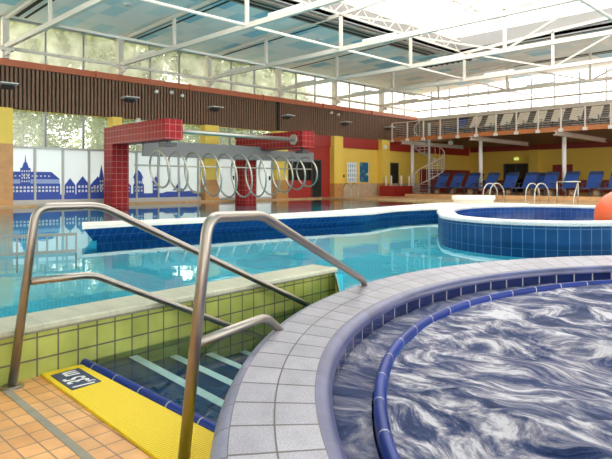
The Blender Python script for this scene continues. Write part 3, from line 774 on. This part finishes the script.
# steps pool
LZ = -.285
steps = [(1.50, 1.88, -.328), (1.88, 2.20, -.40), (2.20, 2.52, -.46), (2.52, 2.86, -.52), (2.86, 4.1, -.60)]
sb = bmesh.new()
SK = .072
def sy(x, y): return y-SK*(x+3.45)
for i, (a, b, z) in enumerate(steps):
    P = [(-3.9, (sy(-3.9, a) if i else 1.5)), (-1.0, (sy(-1.0, a) if i else 1.5)), (-1.0, sy(-1.0, b)), (-3.9, sy(-3.9, b))]
    prism(sb, P, z, P, -1)
st = struct('floor_steps', sb, 'step_tile')
for a, b, z in steps[:4]:
    P = [(gx(b)-.02, sy(gx(b), b-.058)), (-1.2, sy(-1.2, b-.058)), (-1.2, sy(-1.2, b+.002)), (gx(b)-.02, sy(gx(b), b+.002))]
    struct('step_nosing', prism(bmesh.new(), P, z+.003, P, z-.03), 'nosing', st)
tag(obj('step_pool_water', flat([[(gx(1.52)+.001, 1.535), (gx(4.0)+.002, 3.99), (-2.74, 3.06), (-2.15, 2.0), (-1.80, 1.50), (-3.30, 1.53)]], LZ), 'step_water'), 'clear water over the dark blue entry steps', 'water', kind='stuff')
# blue rounded step edge, yellow mat, sign
def yb_(x): return 1.545
t = thing('step_edge', 'rounded blue tiled edge along the yellow mat', 'pool edge', (-2.7, 1.52, -.3))
bm = bmesh.new(); uv = bm.loops.layers.uv.new('UVMap'); N = 16; xs = [-3.42+1.7*i/20 for i in range(21)]
for a, b in zip(xs, xs[1:]):
    for k in range(N-1):
        t0, t1 = PI*k/(N-1), PI*(k+1)/(N-1)
        P = [(xx, yb_(xx)-.028-.030*math.cos(tt), -.30+.034*math.sin(tt)) for xx, tt in ((a, t0), (b, t0), (b, t1), (a, t1))]
        quad(bm, uv, P, [(a*1.1, 1), (b*1.1, 1), (b*1.1, 1.1), (a*1.1, 1.1)])
for f in bm.faces: f.smooth = True
bmesh.ops.remove_doubles(bm, verts=bm.verts[:], dist=1e-5)
obj('edge_tile', bm, 'blue_bead', t)
t = thing('yellow_mat', 'ribbed yellow non slip mat along the entry steps', 'floor mat', (-2.7, 1.35, -.3))
mt = [(-3.385, 1.25), (-1.2, 1.155), (-1.2, yb_(-1.2)-.06), (-3.385, yb_(-3.385)-.06)]
obj('mat_surface', prism(bmesh.new(), mt, -.286, mt, -.30), 'mat_yellow', t)
t = thing('depth_sign', 'dark blue depth sign with white lettering on the yellow mat', 'sign', (-3.15, 1.35, -.286))
sg = [(-3.305, 1.272), (-2.995, 1.262), (-3.015, 1.432), (-3.325, 1.440)]
obj('plate', prism(bmesh.new(), sg, -.2825, sg, -.286), 'navy', t)
cu = bpy.data.curves.new('lettering', 'FONT'); cu.body = '1,35 m'; cu.size = .118; cu.extrude = .0008; cu.align_x = 'CENTER'; cu.align_y = 'CENTER'; cu.offset = .0016
to = bpy.data.objects.new('text_source', cu); C.objects.link(to)
dg = bpy.context.evaluated_depsgraph_get(); me = bpy.data.meshes.new_from_object(to.evaluated_get(dg)); bpy.data.objects.remove(to)
me.materials.append(M['letter']); xsv = [v.co.x for v in me.vertices]; ysv = [v.co.y for v in me.vertices]
kx = .275/(max(xsv)-min(xsv)); ky = .14/(max(ysv)-min(ysv)); mx_, my_ = (max(xsv)+min(xsv))/2, (max(ysv)+min(ysv))/2
for v in me.vertices: v.co.x = (v.co.x-mx_)*kx; v.co.y = (v.co.y-my_)*ky
lo = bpy.data.objects.new('lettering', me); C.objects.link(lo); lo.parent = t
lo.location = (-.005, .002, .0045); lo.rotation_euler = (0, 0, PI-.03)
tag(obj('joint_strip', prism(bmesh.new(), [(-3.40, 1.015), (-1.2, .965), (-1.2, 1.003), (-3.40, 1.055)], -.298, [(-3.40, 1.015), (-1.2, .965), (-1.2, 1.003), (-3.40, 1.055)], -.30), 'grout_strip'), 'grey joint strip between the orange floor tiles', 'joint strip')

# ------------------------------------------------------------------ whirlpool tub
ZR = .03
def rim_prof(v0, v1, n, z=ZR):
    def p(th):
        a = on(TO, th); b = on(TI, th); r = []; w_ = math.dist(a, b); u0 = v0/w_; u1 = 1-v1/w_
        for k in range(n+1):
            f = u0+(u1-u0)*k/n
            r.append((a[0]+(b[0]-a[0])*f, a[1]+(b[1]-a[1])*f, z, k/n*.52))
        return r
    return p
def outer_prof(th):
    r = [(*on(TO, th, -.002), -.95, -.9), (*on(TO, th, -.002), -.06, 0)]
    a = on(TO, th); b = on(TI, th); w_ = .055/math.dist(a, b)
    for k in range(7):
        t_ = k/6*PI/2; f = w_*(1-math.cos(t_)) ; zz = -.03+.06*math.sin(t_)
        r.append((a[0]+(b[0]-a[0])*f, a[1]+(b[1]-a[1])*f, zz, .1+k*.02))
    return r
def inner_prof(th):
    a = on(TO, th); b = on(TI, th); r = []
    for k in range(7):
        t_ = k/6*PI/2; w_ = .065/math.dist(a, b); f = 1-w_+w_*math.sin(t_); zz = -.02+.05*math.cos(t_)
        r.append((a[0]+(b[0]-a[0])*f, a[1]+(b[1]-a[1])*f, zz, .3+k*.02))
    r.append((b[0], b[1], -.03, .5)); return r
t = thing('whirlpool_tub', 'large round whirlpool tub with pale tiled rim in the foreground', 'whirlpool', (1.1, 4, -.3))
obj('outer_edge', ring_surface(outer_prof, 220), 'rim_edge', t)
obj('rim_tiles', ring_surface(rim_prof(.055, .065, 4), 220), 'rim', t)
obj('inner_edge', ring_surface(inner_prof, 220), 'rim_inner', t)
obj('inner_wall', ring_surface(lambda th: [(*on(TI, th, .006), -.025, .45), (*on(TI, th, .006), -.7, .05-.3)], 220), 'tub_tile', t)
bead = lambda th: [(*on(TB, th, dr), z, v) for dr, z, v in ((.023, -.5, 0), (.023, -.065, .1), (.019, -.050, .12), (.008, -.041, .14), (-.008, -.041, .16), (-.019, -.050, .18), (-.023, -.065, .2), (-.023, -.5, .3))]
obj('seat_bead', ring_surface(bead, 220), 'blue_bead', t)
from mathutils import noise
def wave(x, y, amp):
    p = Vector((x*.9+y*.35, y*2.0-x*.5, 0)); q = p+noise.noise_vector(p*.6)*.7
    return amp*(noise.fractal(q*1.1, 1.0, 2.1, 4)*1.0)
bm = bmesh.new(); NR, NT = 120, 260; rows = []
for i in range(NR+1):
    r = (TB[2]-.03)*math.sqrt(i/NR) if i else .01
    rows.append([bm.verts.new((TB[0]+r*math.cos(a), TB[1]+r*math.sin(a), -.078+wave(TB[0]+r*math.cos(a), TB[1]+r*math.sin(a), .075*min(1, (TB[2]-r)/.35+.12)))) for a in [k*2*PI/NT for k in range(NT)]])
for i in range(NR):
    for k in range(NT):
        f = bm.faces.new((rows[i][k], rows[i+1][k], rows[i+1][(k+1) % NT], rows[i][(k+1) % NT])); f.smooth = True
bm.faces.new(rows[0])
tag(obj('whirlpool_water', bm, 'foam'), 'churning foamy water inside the whirlpool tub', 'water', kind='stuff')
def chan(th):
    a = on(TB, th, .03); b = on(TI, th, .008); r = []
    for k in range(5):
        f = k/4; x, y = a[0]+(b[0]-a[0])*f, a[1]+(b[1]-a[1])*f
        r.append((x, y, -.10+wave(x*2, y*2, .012), f))
    return r
tag(obj('channel_water', ring_surface(chan, 220), 'channel'), 'lavender water in the narrow channel between tub rim and blue bead', 'water', kind='stuff')

# ------------------------------------------------------------------ near handrails
def handrail(label, P, mid, base, r=.024):
    t = thing('handrail', label, 'handrail', base, 0, 'steel handrails at the entry steps')
    obj('main_rail', T(smooth_path(P, .08, 8), r, 20), 'steel', t)
    obj('lower_rail', T(smooth_path(mid, .07, 6), r*.88, 18), 'steel', t)
    f = cyl(bmesh.new(), base, .060, -.30, -.294, 28); cyl(f, base, .052, -.294, -.288, 28, .046)
    obj('base_flange', f, 'steel', t)
    return t
def r1(y): return -3.31-.085*(y-1.08)
handrail('left steel handrail at the entry steps by the green wall',
         [(r1(1.07), 1.07, -.30), (r1(1.22), 1.20, .665), (r1(1.60), 1.585, .662), (r1(3.42), 3.42, -.20), (r1(3.8), 3.80, -.38)],
         [(r1(1.16), 1.165, .257), (r1(1.53), 1.535, .250), (r1(2.62), 2.62, -.26), (r1(3.2), 3.2, -.53)], (r1(1.07), 1.07, -.30))
def r2(y): return -1.95-.38*(y-1.28)
handrail('right steel handrail beside the whirlpool rim',
         [(-1.945, 1.262, -.30), (r2(1.42), 1.42, .655), (r2(1.865), 1.865, .640), (r2(3.36), 3.36, .065), (r2(3.5), 3.5, -.55)],
         [(r2(1.345), 1.345, .145), (r2(1.90), 1.90, .128), (r2(2.2), 2.2, -.08), (r2(2.3), 2.3, -.45)], (-1.945, 1.262, -.30))

# grid barrier in the pool
t = thing('grid_barrier', 'low steel grid barrier standing in the pool at the left edge', 'barrier', (-7.2, 2.3, WZ))
def lx(y): return -7.33+.30*(y-2.24)
obj('top_rail', bar(bmesh.new(), (lx(1.2), 1.2, .165), (lx(3.05), 3.05, .165), .03, .035), 'steel_dark', t)
obj('bottom_rail', bar(bmesh.new(), (lx(1.2), 1.2, -.045), (lx(3.05), 3.05, -.045), .03, .035), 'steel_dark', t)
for k in range(18):
    y = 3.04-.105*k; obj('grid_bar', bar(bmesh.new(), (lx(y), y, -.045 if k % 6 else -.7), (lx(y), y, .165), .018, .018), 'steel_dark', t)

# ------------------------------------------------------------------ far side: balcony furniture
t = thing('balcony_railing', 'long steel railing along the front edge of the balcony', 'railing', (-13, 29.78, 3.42))
x = -9.14-1.17*11; xs = []
while x < XR: xs.append(x); x += 1.17
for x in xs:
    if x > -4: break
    p = obj('post', B(x-.03, x+.03, 29.72, 29.80, 3.44, 4.58), 'white_steel', t)
    obj('foot_plate', B(x-.10, x+.10, 29.68, 29.80, 3.40, 3.56), 'white', p)
obj('handrail', bar(bmesh.new(), (xs[0], 29.76, 4.60), (XR, 29.76, 4.60), .05, .04), 'white_steel', t)
for k in range(7):
    z = 3.72+.115*k; obj('wire', bar(bmesh.new(), (xs[0], 29.76, z), (XR, 29.76, z), .016), 'lamp_grey', t)

for k, x in enumerate((-21.25, -16.5, -11.75, -7.0)):
    lab = ['leftmost, beside the spiral stair', 'second from the left', 'third from the left', 'at the right edge'][k]
    t = thing('balcony_column', 'slim white column carrying the balcony, ' + lab, 'column', (x, 30.9, 0 if k == 0 else .18), 0, 'white columns under the balcony')
    zb = 0 if k == 0 else .18
    obj('shaft', cyl(bmesh.new(), (x, 30.9), .11, zb, 3.24, 16), 'white', t)
    obj('base_block', cyl(bmesh.new(), (x, 30.9), .19, zb, zb+.18, 16), 'dark_red', t)
    bm = B((x-.12, x+.12, 29.78, 37.2, 3.24, 3.28), (x-.12, x+.12, 29.78, 37.2, 3.44, 3.48), (x-.02, x+.02, 29.78, 37.2, 3.28, 3.44))
    obj('cantilever_beam', bm, 'white_steel', t)

def lounger(fab, frame, name):
    t = thing(name, '', 'sun lounger')
    a = math.radians(52); hy = .35
    bm = B(-.30, .30, -.95, hy, .36, .40); obj('seat', bm, fab, t, True)
    bm = bmesh.new(); bar(bm, (0, hy, .38), (0, hy+.80*math.cos(a), .38+.80*math.sin(a)), .60, .04); obj('backrest', bm, fab, t, True)
    bm = bmesh.new(); L = .80
    bar(bm, (0, hy+L*math.cos(a), .38+L*math.sin(a)), (0, hy+(L+.22)*math.cos(a), .38+(L+.22)*math.sin(a)), .60, .05); obj('head_cushion', bm, 'navy_fab' if fab == 'blue_fab' else fab, t, True)
    bm = bmesh.new()
    for s in (-.32, .32):
        bar(bm, (s, -.97, .36), (s, hy+.1, .36), .04); bar(bm, (s, hy, .36), (s, hy+1.03*math.cos(a), .36+1.03*math.sin(a)), .035)
    bar(bm, (-.32, -.97, .36), (.32, -.97, .36), .04); obj('frame', bm, frame, t, True)
    for s in (-.30, .30):
        obj('leg', bar(bmesh.new(), (s, -.75, .36), (s, -.82, 0), .04), frame, t, True)
        obj('leg', bar(bmesh.new(), (s, .75, .0), (s, .45, .38), .04), frame, t, True)
        bm = bmesh.new(); bar(bm, (s*1.1, .0, .38), (s*1.1, .05, .60), .03); bar(bm, (s*1.1, -.1, .60), (s*1.1, .45, .62), .04, .03)
        obj('armrest', bm, frame, t, True)
    return t
pb = lounger('blue_fab', 'dark_frame', 'sun_lounger')
ordn = ['first', 'second', 'third', 'fourth', 'fifth', 'sixth', 'seventh', 'eighth', 'ninth', 'tenth', 'eleventh']
for k, x in enumerate((-18.15, -17.15, -16.2, -15.05, -13.95, -12.9, -11.85, -10.85, -9.75, -8.75)):
    place(pb, k > 0, (x, 28.75, .18), 0, 'blue reclining sun lounger on the rear platform, %s from the left' % ordn[k], 'blue sun loungers on the platform')
for k, x in enumerate((-17.0, -14.9, -13.1)):
    place(pb, True, (x, 31.0, .18), .2, 'dark shaded sun lounger in the back row, %s' % ['by the plant', 'behind the slim column', 'right of the dark door'][k], 'back row sun loungers')
pw = lounger('beige_fab', 'dark_frame', 'balcony_lounger')
for k in range(11):
    place(pw, k > 0, (-17.4+.98*k, 31.3, 3.66), 0, 'beige lounger with dark frame behind the balcony railing, %s from the left' % ordn[k], 'beige loungers on the balcony')
place(pb, True, (-18.3, 31.2, 3.66), 0, 'single blue lounger standing on the balcony', 'blue lounger on the balcony')
# stools between loungers
for k, x in enumerate((-17.65, -16.65, -15.6, -14.5, -13.45, -12.4, -11.35, -10.3, -9.25)):
    t = thing('side_stool', 'small brown wicker stool between blue loungers, %s from the left' % ordn[k], 'stool', (x, 28.1, .18), 0, 'wicker stools between the loungers')
    bm = cyl(bmesh.new(), (x, 28.1), .17, .18, .42, 12, .15); obj('stool_base', bm, 'wicker', t)
    obj('stool_top', cyl(bmesh.new(), (x, 28.1), .18, .42, .45, 12), 'wicker', t)
# potted plant
t = thing('potted_plant', 'yellow green leafy plant between the left loungers', 'plant', (-17.62, 29.95, .18))
obj('pot', cyl(bmesh.new(), (-17.62, 29.95), .17, .18, .45, 14, .22), 'dark_red', t)
bm = bmesh.new()
for k in range(90):
    a = random.uniform(0, 2*PI); e = random.uniform(.1, 1.3); L = random.uniform(.25, .5)
    dct = Vector((math.cos(a)*math.cos(e), math.sin(a)*math.cos(e), math.sin(e))); s = Vector((-math.sin(a), math.cos(a), 0))*.045
    p = Vector((-17.62, 29.95, .45)); m_ = p+dct*L*.6
    bm.faces.new([bm.verts.new(q) for q in (p, m_+s, p+dct*L, m_-s)])
obj('foliage', bm, 'plant', t)

# red low wall with white posts
struct('wall_low_red', B((-21.9, -21.0, 28.3, 28.6, 0, .62), (-21.0, -20.75, 28.3, 30.2, 0, .62)), 'red_paint')
for k, (x, y) in enumerate(((-21.5, 28.45), (-21.1, 28.45), (-20.9, 29.2), (-20.88, 30.0))):
    tag(obj('barrier_post', cyl(bmesh.new(), (x, y), .05, .62, 1.25, 10), 'white'), 'short white post on the red low wall, %s from the left' % ordn[k], 'post', 'white posts on the red low wall')

# spiral stair
cx, cy = -20.35, 31.45
t = thing('spiral_staircase', 'grey steel spiral staircase climbing to the balcony', 'staircase', (cx, cy, .0))
obj('centre_pole', cyl(bmesh.new(), (cx, cy), .08, 0, 4.6, 12), 'lamp_grey', t)
NS = 20; R = .95
for k in range(NS):
    a = -2.6+k*2*PI*1.15/NS; z = .18+k*(3.45/NS); d_ = .20
    bm = bmesh.new(); L = [(cx, cy), (cx+R*math.cos(a-d_), cy+R*math.sin(a-d_)), (cx+R*math.cos(a+d_), cy+R*math.sin(a+d_))]
    obj('tread', prism(bm, L, z+.03, L, z), 'lamp_grey', t)
hel = lambda r, dz, n=60: [(cx+r*math.cos(-2.6+s*2*PI*1.15), cy+r*math.sin(-2.6+s*2*PI*1.15), .25+s*3.45+dz) for s in [i/n for i in range(n+1)]]
obj('handrail', T(hel(R, .95), .03, 8), 'white_steel', t)
obj('stringer', T(hel(R, .0), .035, 8), 'lamp_grey', t)
bm = bmesh.new()
for s in range(21):
    a = -2.6+s/20*2*PI*1.15; z = .25+s/20*3.45; bar(bm, (cx+R*math.cos(a), cy+R*math.sin(a), z), (cx+R*math.cos(a), cy+R*math.sin(a), z+.95), .02)
obj('balusters', bm, 'lamp_grey', t)

# pool ladders
def ladder(x, y, z, kind, label, rz=0):
    t = thing('pool_ladder', label, 'ladder rail', (x, y, z), rz, 'steel pool ladder rails')
    if kind == 'hoop':
        for s in (-.28, .28):
            P = [(s, .55, 0), (s, .5, .55), (s, .30, .78), (s, .05, .78), (s, -.12, .55), (s, -.2, -.3), (s, -.2, -.6)]
            obj('rail', T(smooth_path(P, .2, 5), .028, 10), 'steel_far', t, True)
    else:
        for s in (-.4, .4):
            obj('post', T([(s, 0, 0), (s, 0, .85)], .028, 8), 'steel_far', t, True)
        obj('rail', T([(-.42, 0, .85), (.5, .0, .85)], .028, 8), 'steel_far', t, True)
        obj('brace', T([(.4, 0, .85), (.4, -.45, .2), (.4, -.5, -.5)], .025, 8), 'steel_far', t, True)
    return t
ladder(-11.9, 23.05, 0, 'hoop', 'curved steel pool ladder in front of the loungers, just right of the round podium', -.6)
ladder(-10.0, 23.05, 0, 'hoop', 'curved steel pool ladder in front of the loungers, near the right column', -.5)
ladder(-8.7, 23.2, 0, 'rail', 'straight steel stair rail at the far pool edge')
ladder(-20.9, 24.6, 0, 'hoop', 'steel pool ladder in front of the tan tiled wall', 1.4)

# posters, sockets, exit light, notice board
for k, (a, b, m_, lab) in enumerate(((25.75, 26.55, 'poster_grid', 'pale pool rules sheet with rows of small pictures'), (26.85, 27.7, 'poster_map', 'blue and green picture sheet right of the pool rules'))):
    t = thing('wall_sheet', lab, 'poster', (XW, a, .85), 0)
    obj('print', B(XW+.005, XW+.02, a, b, .85, 2.05), m_, t)
    obj('edge_frame', B((XW+.005, XW+.025, a-.03, a, .82, 2.08), (XW+.005, XW+.025, b, b+.03, .82, 2.08)), 'white', t)
tag(obj('wall_phone', B(XW, XW+.08, 25.2, 25.42, 1.12, 1.30), 'dark'), 'small black box on the yellow wall left of the sheets', 'wall box')
tag(obj('wall_conduit', B(XW, XW+.03, 25.25, 25.28, 1.3, 2.85), 'white'), 'thin pale conduit above the black wall box', 'conduit')
tag(obj('exit_light', B(-18.7, -18.4, YR-.10, YR, 2.45, 2.63), plain('exit_lamp', (.6, .8, .2), .4, emis=(.75, .9, .25), es=.5)), 'small glowing yellow green exit light above the dark rear door', 'exit light')
t = thing('notice_board', 'dark red slatted board on the yellow rear wall', 'board', (-15.4, YR, 1.2))
obj('panel', B(-15.95, -14.65, YR-.09, YR-.02, .98, 2.05), 'dark_red', t)
bm = bmesh.new()
for i in range(9): box(bm, -15.9+i*.145, -15.86+i*.145, YR-.11, YR-.09, 1.0, 2.03)
obj('slats', bm, 'red_paint', t)
tag(obj('wall_clock', B(-9.55, -9.25, YR-.36, YR-.30, 1.95, 2.22), 'dark'), 'small dark box on the yellow rear pillar at right', 'wall box')
for k, (x, y, z, lab) in enumerate(((-18.9, 31.6, 3.30, 'round white loudspeaker under the balcony near the stair'), (-21.95, 28.9, 3.05, 'small white loudspeaker on the red band below the balcony'))):
    t = thing('loudspeaker', lab, 'loudspeaker', (x, y, z), 0)
    obj('speaker_body', sphere(bmesh.new(), (x, y, z), .16, 14), 'white', t)
    obj('bracket', B(x-.03, x+.03, y-.03, y+.03, z, z+.20) if k == 0 else B(x-.25, x, y-.03, y+.03, z, z+.05), 'white', t)
t = thing('side_table', 'small table with an orange box on the balcony', 'table', (-19.6, 30.9, 3.66))
# (placed where the balcony floor exists)
t.location = (-19.05, 30.45, 3.66)
obj('table_top', B(-.35, .35, -.3, .3, .55, .59), 'dark_frame', t, True)
for s in (-.3, .3):
    for u in (-.25, .25): obj('leg', B(s-.02, s+.02, u-.02, u+.02, 0, .55), 'dark_frame', t, True)
tag(obj('small_box', B(-19.2, -18.9, 30.35, 30.6, 4.25, 4.45), 'fascia'), 'orange box standing on the balcony table', 'box')

# ------------------------------------------------------------------ outside
tag(obj('lawn', flat([[(-80, -30), (-22.6, -30), (-22.6, 60), (-80, 60)]], -.3), 'lawn'), 'green lawn outside the window wall', 'lawn', kind='stuff')
def tree(seed):
    random.seed(seed); t = thing('tree', '', 'tree')
    obj('trunk', cyl(bmesh.new(), (0, 0), .22, 0, 4.5, 10, .12), 'bark', t, True)
    bm = bmesh.new(); blobs = [(random.uniform(-1.6, 1.6), random.uniform(-2, 2), random.uniform(2.2, 10.5), random.uniform(1.0, 1.7)) for _ in range(18)]
    for bx, by, bz, br in blobs:
        for _ in range(420):
            dv = Vector((random.gauss(0, 1), random.gauss(0, 1), random.gauss(0, 1))).normalized()*br*random.uniform(.55, 1.05)
            p = Vector((bx, by, bz))+dv; u = Vector((random.gauss(0, 1), random.gauss(0, 1), random.gauss(0, 1))).normalized()
            s = u.orthogonal().normalized()*.07*random.uniform(.8, 1.6); u = u*.16*random.uniform(.7, 1.5)
            bm.faces.new([bm.verts.new(q) for q in (p-u, p+s, p+u, p-s)])
    obj('foliage', bm, 'leaf', t, True); return t
protos = [tree(3), tree(5)]; used = [False, False]
k = 0
for x, y in ((-28.5, 9.6), (-34, 12.6), (-29.5, 16.2), (-37, 19.0), (-30.5, 22.6), (-37, 27), (-35, 31.0), (-42, 21), (-45, 34), (-42, 40)):
    q = k % 2
    place(protos[q], used[q], (x, y, -.3), k*1.3, 'leafy green tree outside the window wall, %s from the left' % ordn[k], 'trees outside the windows'); used[q] = True; k += 1

# ------------------------------------------------------------------ light, camera
W = bpy.data.worlds.new('overcast'); bpy.context.scene.world = W; W.use_nodes = True
wn = W.node_tree.nodes; wl = W.node_tree.links
bg = wn['Background']; bg.inputs['Strength'].default_value = 4.6
geo = wn.new('ShaderNodeTexCoord'); sep = wn.new('ShaderNodeSeparateXYZ'); rp = wn.new('ShaderNodeValToRGB')
wl.new(geo.outputs['Generated'], sep.inputs[0]); wl.new(sep.outputs['Z'], rp.inputs[0])
rp.color_ramp.elements[0].color = (1, .955, .895, 1); rp.color_ramp.elements[1].color = (1, .96, .915, 1)
wl.new(rp.outputs[0], bg.inputs['Color'])
# portals: they only guide sampling of the daylight through the openings, the front and right ones added unseen
def portal_light(name, loc, rot, sx, sy):
    L = bpy.data.lights.new(name, 'AREA'); L.shape = 'RECTANGLE'; L.size = sx; L.size_y = sy; L.cycles.is_portal = True
    o = bpy.data.objects.new(name, L); C.objects.link(o); o.location = loc; o.rotation_euler = rot
portal_light('roof_light_daylight', ((SX0+SX1)/2, (SY0+SY1)/2, 7.4), (0, 0, 0), SX1-SX0, SY1-SY0)
portal_light('clerestory_daylight', (XW-.02, 13.4, 6.0), (0, -PI/2, 0), 1.5, 39)
portal_light('right_daylight', (XR-.02, 21, 3.1), (0, PI/2, 0), 5, 38)
portal_light('front_daylight', (-16.2, YF+.02, 3.1), (PI/2, 0, 0), 12, 5)
portal_light('rear_daylight', (-7, YB-.02, 6.0), (-PI/2, 0, 0), 31, 1.9)
S = bpy.data.lights.new('sun', 'SUN'); S.energy = .5; S.angle = math.radians(12); S.color = (1, .95, .86)
so = bpy.data.objects.new('sun', S); C.objects.link(so); so.rotation_euler = (math.radians(28), math.radians(18), 0)

cam = bpy.data.cameras.new('camera'); co = bpy.data.objects.new('camera', cam); C.objects.link(co)
co.location = (0, 0, .8); co.rotation_euler = (PI/2, 0, PI/4)
cam.sensor_width = 36; cam.lens = 575/612*36; cam.shift_y = -(229.5-183)/612; cam.clip_start = .05; cam.clip_end = 300
sc = bpy.context.scene; sc.camera = co
sc.view_settings.view_transform = 'Standard'; sc.view_settings.look = 'None'; sc.view_settings.exposure = 0.62; sc.view_settings.gamma = 1
sc.cycles.max_bounces = 10; sc.cycles.transparent_max_bounces = 12; sc.cycles.diffuse_bounces = 5; sc.cycles.use_denoising = True
sc.cycles.sample_clamp_indirect = 8
